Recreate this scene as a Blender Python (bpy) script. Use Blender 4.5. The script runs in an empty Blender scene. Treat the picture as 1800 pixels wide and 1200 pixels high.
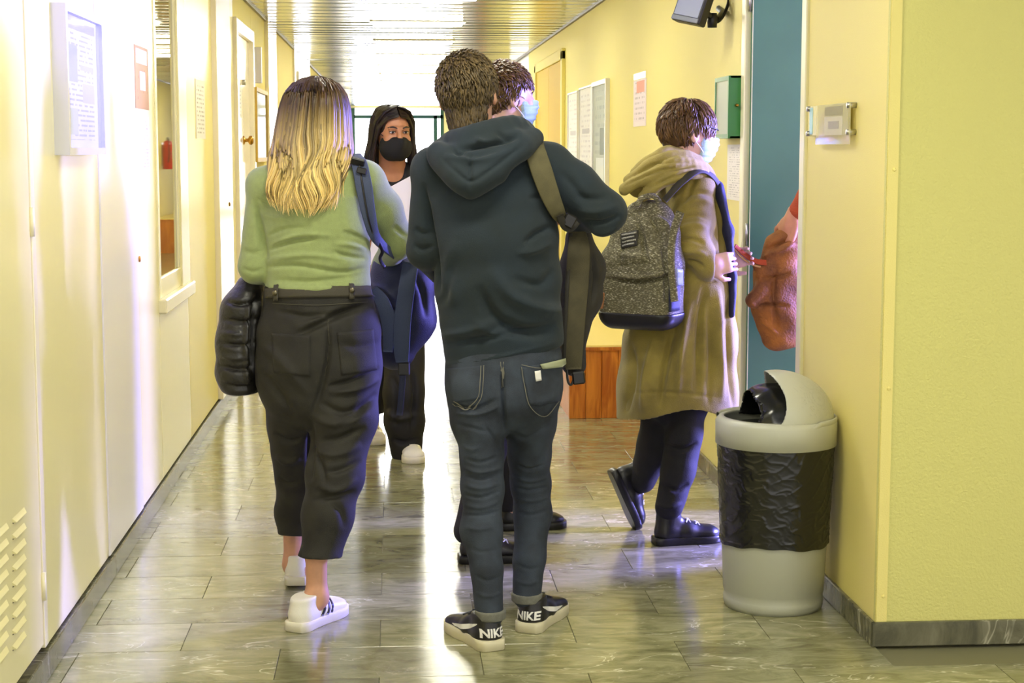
import bpy, bmesh, math, random
import numpy as np
from mathutils import Vector, Matrix

# ------------------------------------------------------------------ camera
sc = bpy.context.scene
FPX, CAMH = 2936.0, 1.5
TH = math.atan(338 / FPX)
PS = math.atan(210 * math.cos(TH) / FPX)
cam_data = bpy.data.cameras.new('camera')
cam_data.sensor_width = 36.0
cam_data.lens = FPX / 1800 * 36
cam_data.clip_end = 200
cam = bpy.data.objects.new('camera', cam_data)
sc.collection.objects.link(cam)
cam.location = (0, 0, CAMH)
cam.rotation_euler = (math.pi / 2 - TH, 0, -PS)
sc.camera = cam

# ------------------------------------------------------------------ world, big lights, exposure
world = bpy.data.worlds.new('world'); sc.world = world
world.use_nodes = True
bg = world.node_tree.nodes['Background']
bg.inputs[0].default_value = (1.0, 0.97, 0.92, 1)
bg.inputs[1].default_value = 0.82
vs = sc.view_settings
vs.view_transform = 'Standard'; vs.look = 'None'; vs.gamma = 1.0; vs.use_curve_mapping = False
vs.exposure = 0.78

def area(name, loc, rot, sx, sy, power, col):
    l = bpy.data.lights.new(name, 'AREA'); l.shape = 'RECTANGLE'; l.size = sx; l.size_y = sy
    l.energy = power; l.color = col
    o = bpy.data.objects.new(name, l); o.location = loc; o.rotation_euler = rot
    sc.collection.objects.link(o); return o
HP = math.pi / 2
# daylight from the two windows of the room behind the open door
area('room_window_light', (5.35, 6.6, 1.7), (0, HP, 0), 1.1, 0.7, 850, (0.27, 0.25, 1.0))
area('room_window_light', (5.35, 7.95, 1.7), (0, HP, 0), 1.1, 0.6, 950, (0.22, 0.20, 1.0))
# daylight through the glazed end of the corridor
area('end_window_light', (0.22, 39.6, 1.25), (-HP, 0, 0), 2.2, 2.0, 45, (0.80, 0.80, 1.0))
# ------------------------------------------------------------------ helpers
COL = sc.collection
rnd = random.Random(7)
F3 = np.array([math.sin(PS) * math.cos(TH), math.cos(PS) * math.cos(TH), -math.sin(TH)])
R3 = np.array([math.cos(PS), -math.sin(PS), 0.0])
U3 = np.cross(R3, F3)
C3 = np.array([0, 0, CAMH])
def at(px, py, Y):
    d = F3 * FPX + R3 * (px - 900) + U3 * (600 - py)
    return C3 + d * (Y / d[1])
def atx(px, py, X):
    d = F3 * FPX + R3 * (px - 900) + U3 * (600 - py)
    return C3 + d * (X / d[0])
def proj(V):
    p = V - C3
    z = p @ F3
    return np.stack([900 + FPX * (p @ R3) / z, 600 - FPX * (p @ U3) / z], 1)

def srgb(r, g, b):
    return tuple(((c / 255) / 12.92 if c / 255 <= .04045 else ((c / 255 + .055) / 1.055) ** 2.4) for c in (r, g, b)) + (1,)

def mat(name, col, rough=0.6, metal=0.0, spec=0.5, noise=0, nscale=20, col2=None, bump=0, bscale=200, coat=0, trans=0, ior=1.5, sheen=0, stretch=(1, 1, 1), emit=None, estr=0, alpha=1):
    m = bpy.data.materials.new(name); m.use_nodes = True
    nt = m.node_tree; N = nt.nodes; L = nt.links
    b = N['Principled BSDF']
    col = tuple(col) if len(col) == 4 else tuple(col) + (1,)
    b.inputs['Base Color'].default_value = col
    b.inputs['Roughness'].default_value = rough
    b.inputs['Metallic'].default_value = metal
    b.inputs['Specular IOR Level'].default_value = spec
    b.inputs['Coat Weight'].default_value = coat
    b.inputs['Transmission Weight'].default_value = trans
    b.inputs['IOR'].default_value = ior
    b.inputs['Alpha'].default_value = alpha
    if sheen:
        b.inputs['Sheen Weight'].default_value = sheen
    if emit:
        b.inputs['Emission Color'].default_value = emit; b.inputs['Emission Strength'].default_value = estr
    if noise or bump:
        tc = N.new('ShaderNodeTexCoord'); mp = N.new('ShaderNodeMapping')
        mp.inputs['Scale'].default_value = stretch
        L.new(tc.outputs['Object'], mp.inputs[0])
    if noise:
        n = N.new('ShaderNodeTexNoise'); n.inputs['Scale'].default_value = nscale; n.inputs['Detail'].default_value = 5
        L.new(mp.outputs[0], n.inputs['Vector'])
        r = N.new('ShaderNodeValToRGB')
        c2 = col2 if col2 else tuple(c * (1 - noise) for c in col[:3]) + (1,)
        r.color_ramp.elements[0].color = c2; r.color_ramp.elements[1].color = col
        r.color_ramp.elements[0].position = .35; r.color_ramp.elements[1].position = .65
        L.new(n.outputs['Fac'], r.inputs[0]); L.new(r.outputs[0], b.inputs['Base Color'])
    if bump:
        n2 = N.new('ShaderNodeTexNoise'); n2.inputs['Scale'].default_value = bscale; n2.inputs['Detail'].default_value = 3
        L.new(mp.outputs[0], n2.inputs['Vector'])
        bp = N.new('ShaderNodeBump'); bp.inputs['Strength'].default_value = bump; bp.inputs['Distance'].default_value = .01
        L.new(n2.outputs['Fac'], bp.inputs['Height']); L.new(bp.outputs[0], b.inputs['Normal'])
    return m

def tag(o, label=None, cat=None, group=None, kind=None):
    if label: o['label'] = label
    if cat: o['category'] = cat
    if group: o['group'] = group
    if kind: o['kind'] = kind
    return o

def link(name, me, m=None, parent=None):
    o = bpy.data.objects.new(name, me); COL.objects.link(o)
    if m is not None and len(me.materials) == 0: me.materials.append(m)
    if parent is not None:
        o.parent = parent
        if parent.type == 'EMPTY':
            o.matrix_parent_inverse = Matrix.Translation(parent.location).inverted()
    return o

def empty(name, loc, label=None, cat=None, group=None, kind=None):
    e = bpy.data.objects.new(name, None); COL.objects.link(e)
    e.location = Vector([float(x) for x in loc]); e.empty_display_size = .1
    return tag(e, label, cat, group, kind)

def mesh_np(name, V, Fq, smooth=True):
    """V (n,3), Fq (m,3|4) arrays -> mesh"""
    V = np.asarray(V, np.float32); Fq = np.asarray(Fq, np.int32)
    me = bpy.data.meshes.new(name)
    k = Fq.shape[1]
    me.vertices.add(len(V)); me.vertices.foreach_set('co', V.ravel())
    me.loops.add(Fq.size); me.loops.foreach_set('vertex_index', Fq.ravel())
    me.polygons.add(len(Fq)); me.polygons.foreach_set('loop_start', np.arange(0, Fq.size, k, dtype=np.int32))
    me.polygons.foreach_set('loop_total', np.full(len(Fq), k, np.int32))
    if smooth: me.polygons.foreach_set('use_smooth', np.ones(len(Fq), bool))
    me.update(calc_edges=True); me.validate()
    return me

def bm_mesh(bm, name, smooth=False):
    bmesh.ops.recalc_face_normals(bm, faces=bm.faces)
    me = bpy.data.meshes.new(name); bm.to_mesh(me); bm.free()
    if smooth:
        me.polygons.foreach_set('use_smooth', np.ones(len(me.polygons), bool))
    return me

def add_box(bm, lo, hi, bev=0, M=None, seg=1):
    lo = Vector([float(x) for x in lo]); hi = Vector([float(x) for x in hi])
    c = (lo + hi) / 2; s = hi - lo
    g = bmesh.ops.create_cube(bm, size=1)
    vs_ = g['verts']
    for v in vs_: v.co = Vector((v.co.x * s.x, v.co.y * s.y, v.co.z * s.z)) + c
    if M is not None:
        for v in vs_: v.co = M @ v.co
    if bev:
        es = list({e for v in vs_ for e in v.link_edges})
        bmesh.ops.bevel(bm, geom=es, offset=bev, segments=seg, affect='EDGES', profile=.5)

def box(name, lo, hi, m, parent=None, bev=0, M=None, seg=1, smooth=False):
    bm = bmesh.new(); add_box(bm, lo, hi, bev, M, seg)
    return link(name, bm_mesh(bm, name, smooth), m, parent)

def boxes(name, lst, m, parent=None, bev=0):
    bm = bmesh.new()
    for lo, hi in lst: add_box(bm, lo, hi, bev)
    return link(name, bm_mesh(bm, name), m, parent)

def frame_x(name, x0, x1, y0, y1, z0, z1, w, m, parent=None, bev=.002):
    """rectangular frame lying on a wall plane x, members mitred into one ring"""
    bm = bmesh.new()
    ring = [(y0, z0), (y1, z0), (y1, z1), (y0, z1)]
    inner = [(y0 + w, z0 + w), (y1 - w, z0 + w), (y1 - w, z1 - w), (y0 + w, z1 - w)]
    def L(x, pts): return [bm.verts.new((x, p[0], p[1])) for p in pts]
    a, b, c, d = L(x0, ring), L(x0, inner), L(x1, ring), L(x1, inner)
    for i in range(4):
        j = (i + 1) % 4
        bm.faces.new((a[i], a[j], b[j], b[i])); bm.faces.new((c[i], c[j], d[j], d[i]))
        bm.faces.new((a[i], a[j], c[j], c[i])); bm.faces.new((b[i], b[j], d[j], d[i]))
    return link(name, bm_mesh(bm, name), m, parent)

def lathe(name, prof, center, m, parent=None, n=48, smooth=True, M=None):
    bm = bmesh.new(); rows = []
    for r, z in prof:
        rows.append([bm.verts.new((center[0] + r * math.cos(2 * math.pi * i / n), center[1] + r * math.sin(2 * math.pi * i / n), center[2] + z)) for i in range(n)])
    for a, b in zip(rows, rows[1:]):
        for i in range(n):
            j = (i + 1) % n
            bm.faces.new((a[i], a[j], b[j], b[i]))
    for r_, flip in ((rows[0], 1), (rows[-1], 0)):
        try: bm.faces.new(r_[::-1] if flip else r_)
        except ValueError: pass
    if M is not None:
        for v in bm.verts: v.co = M @ v.co
    return link(name, bm_mesh(bm, name, smooth), m, parent)

# ---- tubes / ribbons in numpy
def spline(P, n):
    P = np.asarray(P, float)
    if len(P) == 2: return P[0] + (P[1] - P[0]) * np.linspace(0, 1, n)[:, None]
    Q = np.vstack([2 * P[0] - P[1], P, 2 * P[-1] - P[-2]])
    t = np.linspace(0, len(P) - 1 - 1e-9, n); i = t.astype(int); u = (t - i)[:, None]
    a, b, c, d = Q[i], Q[i + 1], Q[i + 2], Q[i + 3]
    return .5 * (2 * b + (c - a) * u + (2 * a - 5 * b + 4 * c - d) * u ** 2 + (3 * b - a - 3 * c + d) * u ** 3)

def frames(P):
    T = np.gradient(P, axis=0); T /= np.linalg.norm(T, axis=1)[:, None] + 1e-12
    up = np.array([0, 0, 1.0])
    if abs(T[:, 2]).mean() > .8: up = np.array([0, -1.0, 0])
    S = np.cross(T, up); S /= np.linalg.norm(S, axis=1)[:, None] + 1e-12
    return T, S, np.cross(S, T)

def tube_arr(P, r, k=8, a=1, b=1):
    P = np.asarray(P, float); n = len(P)
    r = np.broadcast_to(np.asarray(r, float), (n,))
    T, S, U = frames(P)
    an = np.arange(k) * 2 * math.pi / k
    V = (P[:, None] + r[:, None, None] * (a * np.cos(an)[None, :, None] * S[:, None] + b * np.sin(an)[None, :, None] * U[:, None])).reshape(-1, 3)
    i = np.arange(n - 1)[:, None] * k; j = np.arange(k)[None]
    q = np.stack([i + j, i + (j + 1) % k, i + k + (j + 1) % k, i + k + j], -1).reshape(-1, 4)
    return V, q

def join_arr(lst):
    V, Q, o = [], [], 0
    for v, q in lst:
        V.append(v); Q.append(q + o); o += len(v)
    return np.vstack(V), np.vstack(Q)

def tube(name, pts, r, m, parent=None, k=8, n=24, a=1, b=1):
    P = spline(pts, n)
    rr = np.interp(np.linspace(0, 1, n), np.linspace(0, 1, len(np.atleast_1d(r))), np.atleast_1d(r))
    P = np.vstack([P[0], P, P[-1]]); rr = np.concatenate([[1e-4], rr, [1e-4]])
    P[0] += (P[1] - P[2]) * 1e-3; P[-1] += (P[-2] - P[-3]) * 1e-3
    V, q = tube_arr(P, rr, k, a, b)
    return link(name, mesh_np(name, V, q), m, parent)

def ribbon_arr(pts, width, thick, normal, n=32):
    """flat strap: pts path, normal (3,) or per-node list = facing direction of the broad side"""
    P = spline(pts, n)
    w = np.interp(np.linspace(0, 1, n), np.linspace(0, 1, len(np.atleast_1d(width))), np.atleast_1d(width))
    Nn = np.asarray(normal, float)
    if Nn.ndim == 1: Nn = np.broadcast_to(Nn, (n, 3))
    else: Nn = spline(Nn, n)
    T = np.gradient(P, axis=0); T /= np.linalg.norm(T, axis=1)[:, None]
    S = np.cross(T, Nn); S /= np.linalg.norm(S, axis=1)[:, None]
    N2 = np.cross(S, T)
    prof = [(-.5, -.5), (-.5, .3), (-.46, .5), (.46, .5), (.5, .3), (.5, -.5)]
    k = len(prof)
    V = np.stack([P + S * (w * a)[:, None] + N2 * (thick * b) for a, b in prof], 1).reshape(-1, 3)
    i = np.arange(n - 1)[:, None] * k; j = np.arange(k)[None]
    q = np.stack([i + j, i + (j + 1) % k, i + k + (j + 1) % k, i + k + j], -1).reshape(-1, 4)
    e = (n - 1) * k
    caps = np.array([[0, 1, 4, 5], [1, 2, 3, 4], [e, e + 5, e + 4, e + 1], [e + 1, e + 4, e + 3, e + 2]])
    return V, np.vstack([q, caps])

def ribbon(name, pts, width, thick, normal, m, parent=None, n=32, smooth=True):
    V, q = ribbon_arr(pts, width, thick, normal, n)
    o = link(name, mesh_np(name, V, q, smooth), m, parent)
    return o

# ---- signed-distance modelling with surface nets
class Field:
    def __init__(s, lo, hi, h):
        s.lo = np.array(lo, float); s.h = h
        n = np.ceil((np.array(hi) - s.lo) / h).astype(int) + 1
        s.v = np.full(n, .5, np.float32); s.n = n
        s.ax = [s.lo[i] + np.arange(n[i]) * h for i in range(3)]
    def sub(s, lo, hi):
        a = np.clip(((np.array(lo) - s.lo) / s.h).astype(int), 0, s.n - 1)
        b = np.clip(((np.array(hi) - s.lo) / s.h).astype(int) + 2, 1, s.n)
        sl = tuple(slice(a[i], max(b[i], a[i] + 1)) for i in range(3))
        X = s.ax[0][sl[0]][:, None, None]; Y = s.ax[1][sl[1]][None, :, None]; Z = s.ax[2][sl[2]][None, None, :]
        return sl, X, Y, Z
    def put(s, sl, d, k, mode):
        v = s.v[sl]; d = d.astype(np.float32)
        if mode < 0:
            d = -d
            if k > 0:
                h = np.maximum(k - np.abs(v - d), 0) / k; s.v[sl] = np.maximum(v, d) + h * h * k * .25
            else: s.v[sl] = np.maximum(v, d)
        else:
            if k > 0:
                h = np.maximum(k - np.abs(v - d), 0) / k; s.v[sl] = np.minimum(v, d) - h * h * k * .25
            else: s.v[sl] = np.minimum(v, d)
    def seg(s, p0, p1, r0, r1, k=.02, side=None, mode=1, cap=None):
        """tapered segment, radii scalar or (a along side, b across)"""
        p0 = np.asarray(p0, float); p1 = np.asarray(p1, float)
        a0, b0 = np.broadcast_to(r0, 2); a1, b1 = np.broadcast_to(r1, 2)
        m = max(a0, b0, a1, b1) + k + 3 * s.h
        sl, X, Y, Z = s.sub(np.minimum(p0, p1) - m, np.maximum(p0, p1) + m)
        w = p1 - p0; L = np.linalg.norm(w); w = w / (L + 1e-9)
        sd = np.array([1.0, 0, 0]) if side is None else np.asarray(side, float)
        sd = sd - w * (sd @ w)
        if np.linalg.norm(sd) < 1e-3: sd = np.cross(w, [0, 1.0, 0])
        sd /= np.linalg.norm(sd); nn = np.cross(w, sd)
        dx, dy, dz = X - p0[0], Y - p0[1], Z - p0[2]
        tr = (dx * w[0] + dy * w[1] + dz * w[2])
        t = np.clip(tr / (L + 1e-9), 0, 1)
        u = dx * sd[0] + dy * sd[1] + dz * sd[2]; v = dx * nn[0] + dy * nn[1] + dz * nn[2]
        ax = tr - t * L
        a = a0 + (a1 - a0) * t; b = b0 + (b1 - b0) * t
        c = np.minimum(a, b) if cap is None else cap
        k0 = np.sqrt((u / a) ** 2 + (v / b) ** 2 + (ax / c) ** 2)
        k1 = np.sqrt((u / a ** 2) ** 2 + (v / b ** 2) ** 2 + (ax / c ** 2) ** 2) + 1e-6
        s.put(sl, np.where(k0 < .02, -np.minimum(a, b), k0 * (k0 - 1) / k1), k, mode)
        return s
    def chain(s, nodes, k=.02, side=None, mode=1):
        """nodes: [(point, radius or (a,b)), ...]"""
        for (p, r), (q, t) in zip(nodes, nodes[1:]): s.seg(p, q, r, t, k, side, mode)
        return s
    def ell(s, c, r, k=.02, M=None, mode=1):
        c = np.asarray(c, float); r = np.broadcast_to(np.asarray(r, float), 3)
        m = r.max() + k + 3 * s.h
        sl, X, Y, Z = s.sub(c - m, c + m)
        dx, dy, dz = X - c[0], Y - c[1], Z - c[2]
        if M is not None:
            M = np.asarray(M, float)  # rows = local axes
            dx, dy, dz = [M[i, 0] * dx + M[i, 1] * dy + M[i, 2] * dz for i in range(3)]
        k0 = np.sqrt((dx / r[0]) ** 2 + (dy / r[1]) ** 2 + (dz / r[2]) ** 2)
        k1 = np.sqrt((dx / r[0] ** 2) ** 2 + (dy / r[1] ** 2) ** 2 + (dz / r[2] ** 2) ** 2) + 1e-6
        s.put(sl, np.where(k0 < .02, -r.min(), k0 * (k0 - 1) / k1), k, mode)
        return s
    def rbox(s, c, half, rad, k=.02, M=None, mode=1):
        c = np.asarray(c, float); hf = np.asarray(half, float) - rad
        m = np.linalg.norm(half) + k + 3 * s.h
        sl, X, Y, Z = s.sub(c - m, c + m)
        d = [X - c[0], Y - c[1], Z - c[2]]
        if M is not None:
            M = np.asarray(M, float)
            d = [M[i, 0] * d[0] + M[i, 1] * d[1] + M[i, 2] * d[2] for i in range(3)]
        q = [np.abs(d[i]) - hf[i] for i in range(3)]
        o = np.sqrt(sum(np.maximum(x, 0) ** 2 for x in q)) + np.minimum(np.maximum(np.maximum(q[0], q[1]), q[2]), 0) - rad
        s.put(sl, o, k, mode)
        return s
    def half(s, p, n, k=.008):
        """cut away the side the normal points to"""
        n = np.asarray(n, float); n /= np.linalg.norm(n)
        sl, X, Y, Z = s.sub(s.lo, s.lo + s.n * s.h)
        d = (X - p[0]) * n[0] + (Y - p[1]) * n[1] + (Z - p[2]) * n[2]
        s.put(sl, -d + 0 * s.v, k, -1)
        return s
    def warp(s, fn):
        sl, X, Y, Z = s.sub(s.lo, s.lo + s.n * s.h)
        s.v += fn(X, Y, Z).astype(np.float32); return s
    def net(s):
        v = s.v.copy()
        v[0] = v[-1] = .5; v[:, 0] = v[:, -1] = .5; v[:, :, 0] = v[:, :, -1] = .5
        neg = v < 0
        cs = [(i, j, k) for i in (0, 1) for j in (0, 1) for k in (0, 1)]
        nx, ny, nz = v.shape
        cnt = sum(neg[i:nx - 1 + i, j:ny - 1 + j, k:nz - 1 + k].astype(np.int8) for i, j, k in cs)
        act = (cnt > 0) & (cnt < 8)
        idx = np.argwhere(act)
        cv = np.stack([v[idx[:, 0] + i, idx[:, 1] + j, idx[:, 2] + k] for i, j, k in cs], 1)
        P = np.zeros((len(idx), 3)); C = np.zeros(len(idx))
        cc = np.array(cs, float)
        for a in range(8):
            for b in range(a + 1, 8):
                if np.abs(cc[a] - cc[b]).sum() != 1: continue
                x = (cv[:, a] < 0) != (cv[:, b] < 0)
                t = cv[:, a] / np.where(x, cv[:, a] - cv[:, b], 1)
                P += np.where(x[:, None], cc[a] + t[:, None] * (cc[b] - cc[a]), 0); C += x
        V = s.lo + (idx + P / C[:, None]) * s.h
        num = -np.ones(act.shape, np.int32); num[act] = np.arange(len(idx))
        Q = []
        for ax in range(3):
            s0 = [slice(None)] * 3; s1 = [slice(None)] * 3
            s0[ax] = slice(0, -1); s1[ax] = slice(1, None)
            ch = neg[tuple(s0)] != neg[tuple(s1)]
            e = np.argwhere(ch)
            o1, o2 = [(1, 2), (2, 0), (0, 1)][ax]
            ok = (e[:, o1] > 0) & (e[:, o2] > 0) & (e[:, o1] < v.shape[o1] - 1) & (e[:, o2] < v.shape[o2] - 1)
            e = e[ok]
            def cell(d1, d2):
                c = e.copy(); c[:, o1] -= d1; c[:, o2] -= d2
                return num[c[:, 0], c[:, 1], c[:, 2]]
            q = np.stack([cell(1, 1), cell(0, 1), cell(0, 0), cell(1, 0)], 1)
            fl = ~neg[e[:, 0], e[:, 1], e[:, 2]]
            q[fl] = q[fl][:, ::-1]
            Q.append(q)
        return V, np.vstack(Q)

def vnormals(V, Q):
    n = np.cross(V[Q[:, 2]] - V[Q[:, 0]], V[Q[:, 3]] - V[Q[:, 1]])
    N = np.zeros_like(V)
    for i in range(4): np.add.at(N, Q[:, i], n)
    return N / (np.linalg.norm(N, axis=1)[:, None] + 1e-12)

def relax(V, Q, it=2, f=.5):
    for _ in range(it):
        S = np.zeros_like(V); c = np.zeros(len(V))
        for a in range(4):
            for b in (1, 3):
                np.add.at(S, Q[:, a], V[Q[:, (a + b) % 4]]); np.add.at(c, Q[:, a], 1)
        V = V + f * (S / c[:, None] - V)
    return V

def pdist(P, L):
    """distance of 2-D points to polyline, and parameter 0..1"""
    best = np.full(len(P), 1e9); par = np.zeros(len(P))
    L = np.asarray(L, float); m = len(L) - 1
    for i in range(m):
        a, b = L[i], L[i + 1]; ab = b - a
        t = np.clip(((P - a) @ ab) / (ab @ ab + 1e-9), 0, 1)
        d = np.linalg.norm(P - a - t[:, None] * ab, axis=1)
        u = d < best; best[u] = d[u]; par[u] = (i + t[u]) / m
    return best, par

def creases(V, Q, strokes):
    """cloth folds: strokes given as (polyline seen from the camera, half width px, height m); real relief on the side they lie on"""
    N = vnormals(V, Q); P = proj(V)
    view = C3 - V; view /= np.linalg.norm(view, axis=1)[:, None]
    face = np.clip((N * view).sum(1) * 3, 0, 1)
    D = np.zeros(len(V))
    for line, w, amp in strokes:
        L = spline([(x, y, 0) for x, y in line], max(6, 3 * len(line)))[:, :2]
        d, t = pdist(P, L)
        D += 2.1 * amp * np.exp(-(d / w) ** 2) * np.clip(4.5 * t * (1 - t), 0, 1)
    return V + N * (D * face)[:, None]

def cloth_noise(V, Q, amp, freq, seed=0, st=(1, 1, 1)):
    """soft irregular relief from summed sine waves"""
    rg = np.random.RandomState(seed); N = vnormals(V, Q); D = np.zeros(len(V))
    for i in range(7):
        d = rg.randn(3) * np.array(st); d /= np.linalg.norm(d)
        f = freq * rg.uniform(.5, 1.6)
        ph = rg.uniform(0, 6.3) + 1.4 * np.sin(V @ rg.randn(3) * freq * .35 + rg.uniform(0, 6))
        D += np.sin(V @ d * f + ph)
    return V + N * (D * amp / 3)[:, None]

def sdf_obj(name, fld, m, parent=None, strokes=(), noise=None, rel=1):
    V, Q = fld.net()
    if rel: V = relax(V, Q, rel)
    if noise: V = cloth_noise(V, Q, *noise)
    if strokes: V = creases(V, Q, strokes)
    return link(name, mesh_np(name, V, Q), m, parent)
# ------------------------------------------------------------------ materials of the setting
XL, XR, YC, ZC, YE = -1.0, 1.45, 4.85, 2.52, 40.0
M_yel = mat('yellow_wall_paint', srgb(240, 226, 140), .6, spec=.3, bump=.12, bscale=240)
M_yel_rough = mat('yellow_woodchip_paint', srgb(220, 214, 130), .6, spec=.3, bump=.35, bscale=130)
M_cream = mat('cream_laminate', srgb(247, 238, 180), .2, spec=.5, bump=.03, bscale=8)
M_cream2 = mat('cream_gloss_paint', srgb(247, 239, 196), .16, spec=.5)
M_white = mat('off_white_paint', srgb(240, 236, 228), .3)
M_seam = mat('panel_seam', srgb(196, 178, 96), .6)
M_door = mat('mustard_door_paint', srgb(222, 186, 44), .6, spec=.25)
M_teal = mat('teal_door_laminate', srgb(66, 116, 84), .4, noise=.1, nscale=6, bump=.03, bscale=300)
M_grout = mat('grout', srgb(122, 119, 88), .5)
M_dteal = mat('dark_teal_metal', srgb(28, 74, 88), .4)
M_black = mat('black_plastic', srgb(22, 21, 22), .4)
M_steel = mat('brushed_steel', srgb(190, 188, 180), .3, metal=1)
M_brass = mat('brass', srgb(190, 140, 60), .3, metal=1)

def marble(name, dark, mid, light, vein, rough, ntile=True):
    m = bpy.data.materials.new(name); m.use_nodes = True
    nt = m.node_tree; N = nt.nodes; L = nt.links; b = N['Principled BSDF']
    tc = N.new('ShaderNodeTexCoord'); add = N.new('ShaderNodeVectorMath'); add.operation = 'ADD'
    L.new(tc.outputs['Object'], add.inputs[0])
    oi = N.new('ShaderNodeObjectInfo')
    mul = N.new('ShaderNodeVectorMath'); mul.operation = 'MULTIPLY_ADD'
    cx = N.new('ShaderNodeCombineXYZ')
    for i in range(3): L.new(oi.outputs['Random'], cx.inputs[i])
    mul.inputs[1].default_value = (37, 61, 23); mul.inputs[2].default_value = (0, 0, 0)
    L.new(cx.outputs[0], mul.inputs[0]); L.new(mul.outputs[0], add.inputs[1])
    mp = N.new('ShaderNodeMapping'); mp.inputs['Scale'].default_value = (1, 2.6, 1); mp.inputs['Rotation'].default_value = (0, 0, .25)
    L.new(add.outputs[0], mp.inputs[0])
    n1 = N.new('ShaderNodeTexNoise'); n1.inputs['Scale'].default_value = 5; n1.inputs['Detail'].default_value = 8; n1.inputs['Distortion'].default_value = 1.2; n1.inputs['Roughness'].default_value = .68
    L.new(mp.outputs[0], n1.inputs['Vector'])
    r1 = N.new('ShaderNodeValToRGB'); e = r1.color_ramp.elements
    e[0].color = dark; e[0].position = .3; e[1].color = light; e[1].position = .74
    x = e.new(.5); x.color = mid
    L.new(n1.outputs['Fac'], r1.inputs[0])
    n2 = N.new('ShaderNodeTexNoise'); n2.inputs['Scale'].default_value = 2.4; n2.inputs['Detail'].default_value = 4; n2.inputs['Distortion'].default_value = 2.2
    L.new(mp.outputs[0], n2.inputs['Vector'])
    r2 = N.new('ShaderNodeValToRGB'); e = r2.color_ramp.elements
    e[0].color = (0, 0, 0, 1); e[0].position = .485; e[1].color = (0, 0, 0, 1); e[1].position = .515
    x = e.new(.5); x.color = (.75, .75, .75, 1)
    L.new(n2.outputs['Fac'], r2.inputs[0])
    n3 = N.new('ShaderNodeTexNoise'); n3.inputs['Scale'].default_value = 3.1; n3.inputs['Detail'].default_value = 1
    L.new(mp.outputs[0], n3.inputs['Vector'])
    mm = N.new('ShaderNodeMath'); mm.operation = 'MULTIPLY'
    st = N.new('ShaderNodeMapRange'); st.inputs[1].default_value = .48; st.inputs[2].default_value = .62
    L.new(n3.outputs['Fac'], st.inputs[0]); L.new(st.outputs[0], mm.inputs[0]); L.new(r2.outputs[0], mm.inputs[1])
    mx = N.new('ShaderNodeMix'); mx.data_type = 'RGBA'
    L.new(mm.outputs[0], mx.inputs[0]); L.new(r1.outputs[0], mx.inputs[6]); mx.inputs[7].default_value = vein
    hs = N.new('ShaderNodeHueSaturation')
    vr = N.new('ShaderNodeMapRange'); vr.inputs[3].default_value = .78; vr.inputs[4].default_value = 1.18
    L.new(oi.outputs['Random'], vr.inputs[0]); L.new(vr.outputs[0], hs.inputs['Value'])
    L.new(mx.outputs[2], hs.inputs['Color']); L.new(hs.outputs[0], b.inputs['Base Color'])
    b.inputs['Roughness'].default_value = rough; b.inputs['Specular IOR Level'].default_value = .6
    bp = N.new('ShaderNodeBump'); bp.inputs['Strength'].default_value = .06; bp.inputs['Distance'].default_value = .01
    L.new(n1.outputs['Fac'], bp.inputs['Height']); L.new(bp.outputs[0], b.inputs['Normal'])
    return m
M_marble = marble('grey_green_marble', srgb(104, 102, 70), srgb(142, 140, 102), srgb(172, 170, 134), srgb(232, 228, 200), .14)
M_base = marble('dark_grey_marble', srgb(62, 60, 48), srgb(98, 96, 74), srgb(132, 128, 104), srgb(190, 186, 160), .25)

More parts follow.
